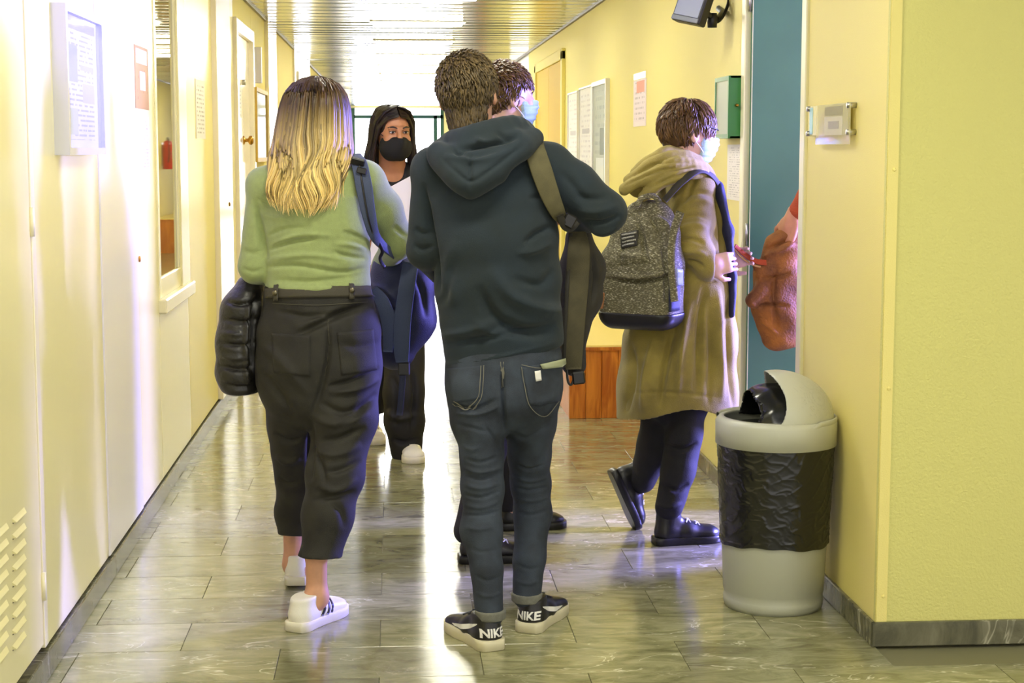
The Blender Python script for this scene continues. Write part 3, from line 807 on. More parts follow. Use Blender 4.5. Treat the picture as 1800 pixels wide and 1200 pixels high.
# liner folded over the rim, crinkled
V, Q = [], []
n, rows = 260, 110
rg = np.random.RandomState(8)
for j in range(rows + 1):
    t = j / rows; z = zb + (zl + .015 - zb) * t
    for i in range(n):
        a = 2 * math.pi * i / n
        zz = z + (.006 * math.sin(3 * a + 1) + .002 * math.sin(11 * a)) * (1 - t)
        r = .165 + (.187 - .165) * (zz - .06) / (zl - .04) + .0045
        w_ = 0
        for fa, fz, ph, A in ((5, 34, 0, 1.0), (7, -52, 1.3, .8), (3, 70, 2.1, .8), (11, 48, .5, .5), (9, 95, 4, .4)):
            s1 = math.sin(fa * a + fz * zz + ph + 1.3 * math.sin(3 * a + zz * 17 + ph) + .5 * math.sin(13 * a - 60 * zz))
            w_ += A * (1 - abs(s1)) ** 5 * (.35 + .65 * (math.sin(2 * a + 13 * zz + 3 * ph) > -.2))
        V.append((bc[0] + (r + .0022 * w_ + .002 * (t < .04)) * math.cos(a), bc[1] + (r + .0022 * w_) * math.sin(a), zz))
for j in range(rows):
    for i in range(n):
        a = j * n + i; b_ = j * n + (i + 1) % n; Q.append((a, b_, b_ + n, a + n))
link('liner_bag', mesh_np('liner_bag', V, Q), M_liner, bn)
lid = lathe('lid', [(.186, zl), (.197, zl + .002), (.198, zr - .008), (.194, zr), (.186, zr + .008), (.172, zr + .01), (.170, zr + .002), (.180, zr - .006), (.186, zl + .01)], bc, M_bin2, bn, n=80)
ztop = at(1400, 650, bc[1])[2]
f = Field((bc[0] - .21, bc[1] - .21, zr - .03), (bc[0] + .21, bc[1] + .21, ztop + .05), .004)
hd_ = ztop - zr
f.ell((bc[0], bc[1], zr), (.187, .187, hd_), .0)
f.ell((bc[0], bc[1], zr), (.181, .181, hd_ - .006), .0, mode=-1)
f.half((bc[0], bc[1], zr + .002), (0, 0, -1), .002)
cc = at(1298, 696, bc[1])
f.seg(cc + [0, -.4, 0], cc + [0, .4, 0], .118, .118, .006, mode=-1)
f.seg(at(1262, 720, bc[1]) + [0, -.4, 0], at(1262, 720, bc[1]) + [0, .4, 0], .10, .10, .006, mode=-1)
dm = sdf_obj('dome', f, M_bin2, lid)
# step moulded round the back half of the lid
an = np.linspace(math.radians(-70), math.radians(160), 50)
stp = np.stack([bc[0] + .193 * np.cos(an), bc[1] + .193 * np.sin(an), np.full(50, zr + .004)], 1); stp[:3, 2] -= [.02, .014, .006]
Vt, qt = tube_arr(stp, .008, 8, a=.6, b=1.2); link('lid_step', mesh_np('lid_step', Vt, qt), M_bin2, lid)
# mouth of the liner inside the opening
f = Field((bc[0] - .21, bc[1] - .21, zr - .12), (bc[0] + .21, bc[1] + .21, ztop), .005)
f.ell((bc[0] + .0, bc[1], zr - .01), (.172, .172, hd_ * .78), .0)
f.ell((bc[0] - .03, bc[1] - .0, zr + .0), (.155, .15, hd_ * .60), .01, mode=-1)
f.half((bc[0], bc[1], zr - .01), (0, 0, -1), .002)
f.seg(at(1262, 700, bc[1]) + [0, -.4, 0], at(1262, 700, bc[1]) + [0, .4, 0], .075, .075, .02, mode=-1)
f.seg(at(1285, 655, bc[1]) + [0, -.4, 0], at(1285, 655, bc[1]) + [0, .4, 0], .075, .075, .02, mode=-1)
sdf_obj('liner_mouth', f, M_liner, bn, (), (.003, 60, 4))
lathe('liner_floor', [(.0002, 0), (.17, 0), (.17, .002), (.0002, .002)], (bc[0], bc[1], zr - .03), M_liner, bn, n=40)

# ------------------------------------------------------------------ wooden bench chest against the right wall
def wood(name, c1, c2):
    m = bpy.data.materials.new(name); m.use_nodes = True; nt = m.node_tree; N = nt.nodes; L = nt.links; b = N['Principled BSDF']
    tc = N.new('ShaderNodeTexCoord'); mp = N.new('ShaderNodeMapping'); mp.inputs['Scale'].default_value = (14, 14, 1.6)
    L.new(tc.outputs['Object'], mp.inputs[0])
    w = N.new('ShaderNodeTexNoise'); w.inputs['Scale'].default_value = 2.2; w.inputs['Detail'].default_value = 5; w.inputs['Distortion'].default_value = .8
    L.new(mp.outputs[0], w.inputs['Vector'])
    r = N.new('ShaderNodeValToRGB'); r.color_ramp.elements[0].color = c1; r.color_ramp.elements[0].position = .35; r.color_ramp.elements[1].color = c2; r.color_ramp.elements[1].position = .65
    L.new(w.outputs['Fac'], r.inputs[0]); L.new(r.outputs[0], b.inputs['Base Color']); b.inputs['Roughness'].default_value = .35
    return m
M_wood = wood('orange_pine', srgb(186, 98, 26), srgb(226, 142, 50))
def chest(x0, x1, y0, y1, z1, label):
    e = empty('bench_chest', ((x0 + x1) / 2, (y0 + y1) / 2, 0), label, 'bench')
    nb = 5; w = (x1 - x0) / nb
    for i in range(nb):   # upright boards of the end panel
        box('board', (x0 + w * i + .001, y0, .0), (x0 + w * (i + 1) - .001, y0 + .02, z1 - .03), M_wood, e, .002)
    boxes('side_board', [((x0, y0 + .02, 0), (x0 + .02, y1, z1 - .03)), ((x1 - .02, y0 + .02, 0), (x1, y1, z1 - .03)), ((x0 + .02, y1 - .02, 0), (x1 - .02, y1, z1 - .03))], M_wood, e)
    t = box('seat_board', (x0 - .012, y0 - .012, z1 - .03), (x1, y1 + .01, z1), mat('pale_pine', srgb(244, 222, 140), .35), e, .004)
    box('edge_strip', (x0 - .014, y0 - .015, z1 - .03), (x1, y0 - .012, z1 - .012), M_wood, t)
    return e
zc = at(1040, 606, 9.2)[2]
chest(.975, XR - .02, 9.2, 10.9, zc, 'orange wooden bench chest with a pale top beside the yellow wall')
chest(1.0, XR - .02, 24.5, 26.5, .5, 'orange wooden bench chest far down the corridor')
# red extinguisher far along, mirrored in the interior window
ex = empty('fire_extinguisher', (XR - .1, 25.6, 1.2), 'red fire extinguisher hanging on the far yellow wall', 'extinguisher')
M_red = mat('red_enamel', srgb(204, 40, 28), .3)
lathe('cylinder', [(.0002, 0), (.075, 0), (.08, .01), (.08, .36), (.06, .41), (.025, .43), (.0002, .43)], (XR - .09, 25.6, 1.2), M_red, ex, n=28)
box('label_band', (XR - .172, 25.56, 1.36), (XR - .165, 25.64, 1.48), M_whiteish if False else mat('label_white', srgb(236, 232, 226), .5), ex, .002)
lathe('valve', [(.0002, 0), (.02, 0), (.02, .04), (.012, .05), (.0002, .05)], (XR - .09, 25.6, 1.63), M_steel, ex, n=16)
tube('hose', [(XR - .09, 25.58, 1.66), (XR - .12, 25.5, 1.62), (XR - .12, 25.5, 1.4), (XR - .1, 25.53, 1.3)], .01, M_black, ex, n=20)
box('bracket', (XR - .012, 25.55, 1.25), (XR, 25.65, 1.6), M_steel, ex, .002)
# ------------------------------------------------------------------ figure building
from mathutils.bvhtree import BVHTree
M_skin = mat('skin', srgb(214, 160, 128), .5, noise=.12, nscale=30)
M_skin_tan = mat('tan_skin', srgb(196, 136, 96), .5, noise=.12, nscale=30)
M_skin_pale = mat('pale_skin', srgb(226, 182, 166), .5, noise=.12, nscale=30)
M_eye = mat('eye_dark', srgb(40, 30, 26), .2)
M_eyew = mat('eye_white', srgb(226, 220, 214), .3)

def nd(px, py, Y, hw, dep=None):
    """ring node from picture position, distance, half width in pixels, half depth in metres"""
    p = at(px, py, Y); a = hw * Y / FPX
    return (p, (a, dep if dep is not None else a))
def pt(px, py, Y): return at(px, py, Y)

def bounds(pts, m=.15):
    P = np.array(pts); return P.min(0) - m, P.max(0) + m

def dirv(yaw_deg):
    a = math.radians(yaw_deg); return np.array([math.sin(a), math.cos(a), 0])   # 0 = down the corridor, 90 = to the right

def head_axes(yaw, pitch=0, roll=0):
    f = dirv(yaw); u = np.array([0, 0, 1.0]); r = np.cross(f, u)
    p = math.radians(pitch); f, u = f * math.cos(p) + u * math.sin(p), u * math.cos(p) - f * math.sin(p)
    q = math.radians(roll); r, u = r * math.cos(q) + u * math.sin(q), u * math.cos(q) - r * math.sin(q)
    return r, f, u

def head(fd, c, ax, s=1.0, neck=None):
    r, f, u = ax; Mx = np.array([r, f, u])
    L = lambda a, b, d: c + (r * a + f * b + u * d) * s
    fd.ell(L(0, -.008, .03), np.array([.074, .094, .086]) * s, .02, Mx)
    fd.ell(L(0, .032, -.035), np.array([.059, .058, .075]) * s, .03, Mx)
    fd.ell(L(0, .062, -.098), np.array([.026, .022, .02]) * s, .03, Mx)
    for sd in (-1, 1):
        fd.ell(L(sd * .036, .068, -.022), np.array([.024, .02, .022]) * s, .02, Mx)          # cheekbones
        fd.ell(L(sd * .03, .086, .012), np.array([.017, .012, .011]) * s, .006, Mx, mode=-1)   # eye sockets
        fd.ell(L(sd * .03, .076, .012), np.array([.014, .013, .012]) * s, .004, Mx)            # eyelids over the eyeball
        fd.ell(L(sd * .078, -.008, -.005), np.array([.011, .02, .032]) * s, .008, Mx)          # ears
        fd.ell(L(sd * .088, -.003, -.003), np.array([.006, .010, .018]) * s, .004, Mx, mode=-1)
        fd.seg(L(sd * .012, .094, .031), L(sd * .045, .082, .03), .008 * s, .006 * s, .012)    # brow
    fd.seg(L(0, .091, .022), L(0, .112, -.024), .009 * s, .0125 * s, .012)
    fd.seg(L(0, .095, -.03), L(0, .1, -.032), .014 * s, .013 * s, .01)
    fd.seg(L(-.016, .088, -.056), L(.016, .088, -.056), .008 * s, .008 * s, .006)              # lips
    fd.seg(L(-.014, .087, -.067), L(.014, .087, -.067), .008 * s, .008 * s, .005)
    if neck is not None:
        fd.seg(L(0, -.02, -.05), neck, .056 * s, .062 * s, .03)

def hand(fd, w, d, nrm, thumb_side=1, curl=.6, s=1.0):
    """palm, four fingers of unequal length with bent knuckles, thumb leaving the side of the palm; w wrist, d pointing, nrm out of the back of the hand"""
    d = np.asarray(d, float); d = d / np.linalg.norm(d); nrm = np.asarray(nrm, float); nrm = nrm - d * (nrm @ d); nrm /= np.linalg.norm(nrm)
    sd = np.cross(d, nrm) * thumb_side
    Mx = np.array([sd, d, nrm])
    fd.seg(w - d * .03, w + d * .03, .026 * s, .03 * s, .015)
    fd.rbox(w + d * .05 * s, np.array([.042, .048, .015]) * s, .013 * s, .012, Mx)
    ln = [.072, .08, .075, .058]
    for i in range(4):
        b = w + d * .092 * s + sd * (.031 - .021 * i) * s
        dd = d.copy(); p = b; L = ln[i] * s; rr = .0088 * s
        for j, fr in enumerate((.45, .3, .25)):
            a = curl * (0.55, 1.0, .8)[j]
            dd = dd * math.cos(a) - nrm * math.sin(a) if j == 0 else dd * math.cos(a) + np.cross(np.cross(dd, -nrm), dd) * math.sin(a) * 1.0
            dd /= np.linalg.norm(dd)
            q = p + dd * L * fr; fd.seg(p, q, rr, rr * .9, .003); p = q; rr *= .9
    b = w + d * .025 * s + sd * .036 * s; dd = d * .75 + sd * .6 - nrm * .25; dd /= np.linalg.norm(dd)
    q = b + dd * .042 * s; fd.seg(b, q, .0125 * s, .0105 * s, .01)
    dd = d * .9 + sd * .1 - nrm * .45; dd /= np.linalg.norm(dd)
    fd.seg(q, q + dd * .034 * s, .0105 * s, .0085 * s, .004)

class Skin:
    """continuous body under the clothes"""
    def __init__(s, pts, h): s.f = Field(*bounds(pts, .2), h)
    def limb(s, nodes, k=.03): s.f.chain(nodes, k); return s

def bvh(V, Q):
    return BVHTree.FromPolygons([tuple(v) for v in V.tolist()], [tuple(q) for q in Q.tolist()])
def obj_bvh(*objs):
    V, Q, o = [], [], 0
    for ob in objs:
        me = ob.data; n = len(me.vertices); a = np.empty(n * 3, np.float32); me.vertices.foreach_get('co', a)
        k = len(me.loops) // max(1, len(me.polygons)); b = np.empty(len(me.loops), np.int32); me.loops.foreach_get('vertex_index', b)
        V += [tuple(v) for v in a.reshape(-1, 3).tolist()]
        Q += [tuple(q) for q in (b.reshape(-1, k) + o).tolist()]; o += n
    return BVHTree.FromPolygons(V, Q)

def cast(tree, px, py, off=.002):
    d = F3 * FPX + R3 * (px - 900) + U3 * (600 - py); d = d / np.linalg.norm(d)
    h = tree.ray_cast(Vector(C3), Vector(d))
    if h[0] is None: return None
    n = np.array(h[1]); n = n if n @ d < 0 else -n
    return np.array(h[0]) + n * off

def decal(name, tree, quad, m, parent, off=.002, nu=14, nv=14):
    """piece of cloth or print laid on a surface: quad corners where it sits, thickness off"""
    q = np.array(quad, float); V = []; ok = True; last = None
    for j in range(nv + 1):
        for i in range(nu + 1):
            u, v = i / nu, j / nv
            p = (q[0] * (1 - u) + q[1] * u) * (1 - v) + (q[3] * (1 - u) + q[2] * u) * v
            h = cast(tree, p[0], p[1], off)
            if h is None: h = last if last is not None else pt(p[0], p[1], 5)
            last = h; V.append(h)
    V = np.array(V); n1 = len(V)
    back = V + F3 * (off + .006)
    Q = []
    for j in range(nv):
        for i in range(nu):
            a = j * (nu + 1) + i; Q.append((a, a + nu + 1, a + nu + 2, a + 1))
    rim = [i for i in range(nu + 1)] + [(j + 1) * (nu + 1) + nu for j in range(nv)] + [nv * (nu + 1) + i for i in range(nu - 1, -1, -1)] + [j * (nu + 1) for j in range(nv - 1, 0, -1)]
    for a, b in zip(rim, rim[1:] + rim[:1]): Q.append((a, b, b + n1, a + n1))
    return link(name, mesh_np(name, np.vstack([V, back]), np.array(Q)), m, parent)

def seamline(tree, line, wpx, off=.0015, n=24):
    L = spline([(x, y, 0) for x, y in line], n)[:, :2]
    T = np.gradient(L, axis=0); T /= np.linalg.norm(T, axis=1)[:, None] + 1e-9
    S = np.stack([-T[:, 1], T[:, 0]], 1)
    V = []
    for sgn in (-.5, .5):
        for p in L + S * wpx * sgn:
            h = cast(tree, p[0], p[1], off); V.append(h if h is not None else np.full(3, np.nan))
    V = np.array(V)
    if np.isnan(V).any(): return None
    q = np.array([(i, i + 1, n + i + 1, n + i) for i in range(n - 1)])
    return V, q
def seams(name, tree, lines, wpx, m, parent, off=.0015):
    for l in lines:
        x = seamline(tree, l, wpx, off)
        if x is not None: link(name, mesh_np(name, *x), m, parent)

# ---- hair made of locks
def hair_mat(name, root, tip, z0, z1, rough=.42, var=.5):
    m = bpy.data.materials.new(name); m.use_nodes = True
    nt = m.node_tree; N = nt.nodes; L = nt.links; b = N['Principled BSDF']
    at_ = N.new('ShaderNodeAttribute'); at_.attribute_name = 'lock'
    sx = N.new('ShaderNodeSeparateColor'); L.new(at_.outputs['Color'], sx.inputs[0])
    mx = N.new('ShaderNodeMix'); mx.data_type = 'RGBA'; L.new(sx.outputs[1], mx.inputs[0])
    mx.inputs[6].default_value = root; mx.inputs[7].default_value = tip
    hs = N.new('ShaderNodeHueSaturation'); mr = N.new('ShaderNodeMapRange'); mr.inputs[3].default_value = 1 - var; mr.inputs[4].default_value = 1 + var
    L.new(sx.outputs[0], mr.inputs[0]); L.new(mr.outputs[0], hs.inputs['Value']); L.new(mx.outputs[2], hs.inputs['Color'])
    L.new(hs.outputs[0], b.inputs['Base Color']); b.inputs['Roughness'].default_value = rough; b.inputs['Specular IOR Level'].default_value = .4
    return m

def locks(name, paths, rad, m, parent, k=5, seed=1, tipfn=None, flat=1):
    """paths (n, p, 3); one tapered lock per path"""
    rg = np.random.RandomState(seed); paths = np.asarray(paths)
    n, p, _ = paths.shape
    T = np.gradient(paths, axis=1); T /= np.linalg.norm(T, axis=2)[..., None] + 1e-9
    up = np.where(np.abs(T[..., 2:3]) > .85, np.array([0, 1.0, 0]), np.array([0, 0, 1.0]))
    S = np.cross(T, up); S /= np.linalg.norm(S, axis=2)[..., None] + 1e-9
    U = np.cross(S, T)
    tt = np.linspace(0, 1, p); prof = np.minimum(1, .45 + 3 * tt) * np.clip((1 - tt) * 3.2, .06, 1)
    r = rad * rg.uniform(.6, 1.4, (n, 1)) * prof[None]
    an = np.arange(k) * 2 * math.pi / k
    V = paths[:, :, None] + r[:, :, None, None] * (np.cos(an)[None, None, :, None] * S[:, :, None] + flat * np.sin(an)[None, None, :, None] * U[:, :, None])
    V = V.reshape(-1, 3)
    b = (np.arange(n) * p * k)[:, None, None]; i = (np.arange(p - 1) * k)[None, :, None]; j = np.arange(k)[None, None]
    Q = np.stack([b + i + j, b + i + (j + 1) % k, b + i + k + (j + 1) % k, b + i + k + j], -1).reshape(-1, 4)
    me = mesh_np(name, V, Q)
    ca = me.color_attributes.new('lock', 'FLOAT_COLOR', 'POINT')
    rv = np.repeat(rg.uniform(0, 1, n), p * k)
    tv = np.repeat((tipfn(paths) if tipfn else np.broadcast_to(tt, (n, p))).reshape(-1), k)
    C = np.stack([rv, np.clip(tv, 0, 1), np.zeros_like(rv), np.ones_like(rv)], 1).astype(np.float32)
    ca.data.foreach_set('color', C.ravel())
    return link(name, me, m, parent)

def short_hair(name, c, ax, s, m, parent, region, n=1500, length=.035, lift=.006, seed=1, flow=None, rad=.0028, grow=1.0, base_mat=None):
    """cap of short locks over the skull; region(a,b,d) in head axes decides where hair grows; flow gives combing direction"""
    r, f, u = ax; rg = np.random.RandomState(seed); P = []
    cc = np.array([0, -.008, .03]); rr = np.array([.079, .098, .092]) * grow
    cnt = 0
    while len(P) < n and cnt < n * 20:
        cnt += 1
        g = rg.randn(3); g /= np.linalg.norm(g)
        q = cc + g * rr
        if not region(*q): continue
        fl_ = np.array(flow(q) if flow else (0, -.4, -1)) + rg.randn(3) * .25
        fl_ -= g * (fl_ @ g) * .95; fl_ /= np.linalg.norm(fl_) + 1e-9
        ln = length * rg.uniform(.6, 1.3); pts = []; cur = q - g * .004
        lf = lift * rg.uniform(.3, 1.6)
        for t in range(6):
            pts.append(cur.copy())
            e = (cur - cc) / rr; sc_ = np.linalg.norm(e)
            tgt = cc + (cur - cc) / sc_ * (1 + (lf * (t + 1) / 6) / .09)
            cur = cur * .3 + tgt * .7 + fl_ * ln / 6
            gg = (cur - cc); gg /= np.linalg.norm(gg); fl_ = fl_ - gg * (fl_ @ gg) * .8 + np.array([0, 0, -.06])
        P.append(pts)
    P = np.array(P)
    W = c + s * (P[..., 0:1] * r + P[..., 1:2] * f + P[..., 2:3] * u)
    return locks(name, W, rad * s, m, parent, seed=seed, k=4)

# ---- shoes
def shoe_xf(heel, yaw, pitch=0, z=0, roll=0):
    return Matrix.Translation((heel[0], heel[1], z)) @ Matrix.Rotation(-math.radians(yaw), 4, 'Z') @ Matrix.Rotation(math.radians(90), 4, 'Z') @ Matrix.Rotation(-math.radians(pitch), 4, 'Y')
# local shoe space: x towards the toe, y to the wearer's left, z up; heel back at x=0
def xf(V, Mx):
    A = np.array(Mx); return V @ A[:3, :3].T + A[:3, 3]

def snap(fd, p, d, off=.001):
    p = np.array(p, float); d = np.array(d, float)
    for _ in range(90):
        i = np.clip(np.round((p - fd.lo) / fd.h).astype(int), 0, fd.n - 1)
        v = fd.v[tuple(i)]
        if v < fd.h * .3: return p - d * off
        p = p + d * min(max(v * .6, .0008), .01)
    return p - d * off

def shoe_field(L=.28, high=False, wide=1.0):
    fd = Field((-.03, -.08, -.01), (L + .03, .08, .2), .003)
    fd.seg((.045, 0, .04), (.13, 0, .045), (.036 * wide, .04), (.041 * wide, .036), .02, side=(0, 1, 0))
    fd.seg((.13, 0, .045), (L - .055, 0, .036), (.041 * wide, .036), (.046 * wide, .028), .02, side=(0, 1, 0))
    fd.ell((L - .05, 0, .034), (.045, .044 * wide, .027), .02)
    fd.seg((.05, 0, .05), (.062, 0, .105 if not high else .16), (.037 * wide, .046), (.038 * wide, .05), .02, side=(0, 1, 0))
    fd.seg((.09, 0, .085), (.17, 0, .055), (.024, .02), (.02, .015), .02, side=(0, 1, 0))       # tongue and throat
    if not high:
        fd.half((.02, 0, .100), (-.12, 0, 1)); fd.half((.09, 0, .112), (.35, 0, 1), .012)
    else:
        fd.half((.0, 0, .155), (-.1, 0, 1))
    fd.half((0, 0, .012), (0, 0, -1))
    return fd

def sole_mesh(name, L, h0, h1, Mx, m, parent, w=1.0, grow=.004):
    pts = []
    prof = [(0, .018), (.006, .028), (.03, .037), (.08, .036), (.13, .039), (.18, .047), (L - .05, .047), (L - .02, .036), (L - .004, .018), (L, .008)]
    prof = [(x, y * w + grow) for x, y in prof]
    ring = [(x - (grow if x < .1 else -grow) * 1, y) for x, y in prof] + [(x - (grow if x < .1 else -grow), -y) for x, y in prof[::-1]]
    cl = spline([(a_, b_, 0) for a_, b_ in ring + ring[:1]], 61)[:-1]; ring = [(a_, b_) for a_, b_, _ in cl]
    bm = bmesh.new(); lv = []
    for z, g in ((0, .97), (.004, 1), (.6, 1.0), (.97, 1.0), (1, .97)):
        lv.append([bm.verts.new(((x - L / 2) * g + L / 2, y * g, h0 + (h1 - h0) * z if z not in (.004,) else h0 + .003)) for x, y in ring])
    n = len(ring)
    for a, b in zip(lv, lv[1:]):
        for i in range(n): bm.faces.new((a[i], a[(i + 1) % n], b[(i + 1) % n], b[i]))
    bm.faces.new(lv[0][::-1]); bm.faces.new(lv[-1])
    for v in bm.verts: v.co = Mx @ v.co
    me = bm_mesh(bm, name, True)
    for pl in me.polygons:
        if len(pl.vertices) > 4: pl.use_smooth = False
    return link(name, me, m, parent)

def shoe(parent, heel, yaw, L, m_up, m_sole, z=0, pitch=0, high=False, h=.03, lining=None, wide=1.0, laces=None, label=None):
    Mx = shoe_xf(heel, yaw, pitch, z)
    fd = shoe_field(L, high, wide)
    V, Q = fd.net(); V = relax(V, Q, 1)
    o = link('shoe', mesh_np('shoe', xf(V, Mx), Q), m_up, parent)
    if label: o['label'] = label
    sole_mesh('sole', L, 0, h, Mx, m_sole, o, wide)
    top = .16 if high else .098
    if lining: # padded collar rim
        an = np.linspace(0, 2 * math.pi, 26)
        ring = np.stack([.058 + .042 * np.cos(an), .033 * wide * np.sin(an), (.097 + .006 * np.cos(an)) if not high else .155 + .005 * np.cos(an)], 1)
        Vv, q = tube_arr(ring, .0045, 6); link('collar', mesh_np('collar', xf(Vv, Mx), q), lining, o)
    if laces:
        parts = []
        for i in range(5):
            x = .10 + .019 * i; zt = .2
            pp = [snap(fd, (x + (.01 if i % 2 else -.002) * (t > 0), y_, zt), (0, 0, -1), .001) for t, y_ in enumerate((-.026, -.012, 0, .012, .026))]
            parts.append(tube_arr(np.array(pp), .0028, 5))
        Vv, q = join_arr(parts); link('lace', mesh_np('lace', xf(Vv, Mx), q), laces, o)
    return o, fd, Mx

def side_stripes(o, fd, Mx, sgn, m, name='stripe'):
    for i in range(3):
        x0 = .10 + .024 * i; P = []; 
        for t in np.linspace(0, 1, 8):
            P.append(snap(fd, (x0 + .022 * t, sgn * .09, .034 + .04 * t), (0, -sgn, 0), .0006))
        V, q = ribbon_arr(P, .011, .0022, (0, sgn, .15), 12)
        link(name, mesh_np(name, xf(V, Mx), q), m, o)

def heel_text(o, fd, Mx, txt, size, zc, m):
    cu = bpy.data.curves.new('lettering', 'FONT'); cu.body = txt; cu.size = size; cu.align_x = 'CENTER'; cu.align_y = 'CENTER'; cu.resolution_u = 2; cu.offset = .0012
    ob = bpy.data.objects.new('tmp', cu); COL.objects.link(ob)
    dg = bpy.context.evaluated_depsgraph_get()
    me = bpy.data.meshes.new_from_object(ob.evaluated_get(dg)); bpy.data.objects.remove(ob)
    bm = bmesh.new(); bm.from_mesh(me)
    bmesh.ops.triangulate(bm, faces=bm.faces)
    for _ in range(2): bmesh.ops.subdivide_edges(bm, edges=[e for e in bm.edges if e.calc_length() > .006], cuts=1)
    bmesh.ops.triangulate(bm, faces=bm.faces)
    for v in bm.verts:
        # letters read from behind: text x runs to the wearer's right
        p = snap(fd, (-.05, -v.co.x, zc + v.co.y), (1, 0, 0), .0012)
        v.co = Mx @ Vector(p)
    bm.to_mesh(me); bm.free()
    return link('lettering', me, m, o)

def swoosh(o, fd, Mx, sgn, m):
    up, lo = [], []
    for t in np.linspace(0, 1, 22):
        x = .20 - .165 * t
        zt = .042 + .004 * t + .034 * t ** 1.6; th_ = .019 * math.sin(math.pi * min(1, (1 - t) ** .7 * 1.0)) ** .8 * (1 - t * .45) + .0015
        up.append(snap(fd, (x, sgn * .09, zt + th_ * .3), (0, -sgn, 0), .0014)); lo.append(snap(fd, (x, sgn * .09, zt - th_ * .7), (0, -sgn, 0), .0014))
    V = np.vstack([up, lo]); n = len(up)
    q = np.array([(i, i + 1, n + i + 1, n + i) for i in range(n - 1)])
    return link('emblem', mesh_np('emblem', xf(V, Mx), q), m, o)
# ================================================================== person in the green top
M_green = mat('sage_knit', srgb(150, 164, 104), .85, noise=.1, nscale=60, bump=.25, bscale=500, sheen=.3)
M_blkdenim = mat('washed_black_denim', srgb(40, 38, 29), .75, noise=.3, nscale=14, col2=srgb(28, 26, 21), bump=.2, bscale=420)
M_blkdenim_l = mat('black_denim_trim', srgb(62, 58, 44), .7, bump=.2, bscale=420)
M_shoe_white = mat('white_leather', srgb(236, 232, 218), .4, bump=.05, bscale=300)
M_sole_white = mat('white_rubber', srgb(228, 222, 200), .5)
M_shoe_black = mat('black_leather', srgb(24, 23, 22), .38, bump=.06, bscale=300)
M_button = mat('dull_metal', srgb(110, 104, 84), .35, metal=1)

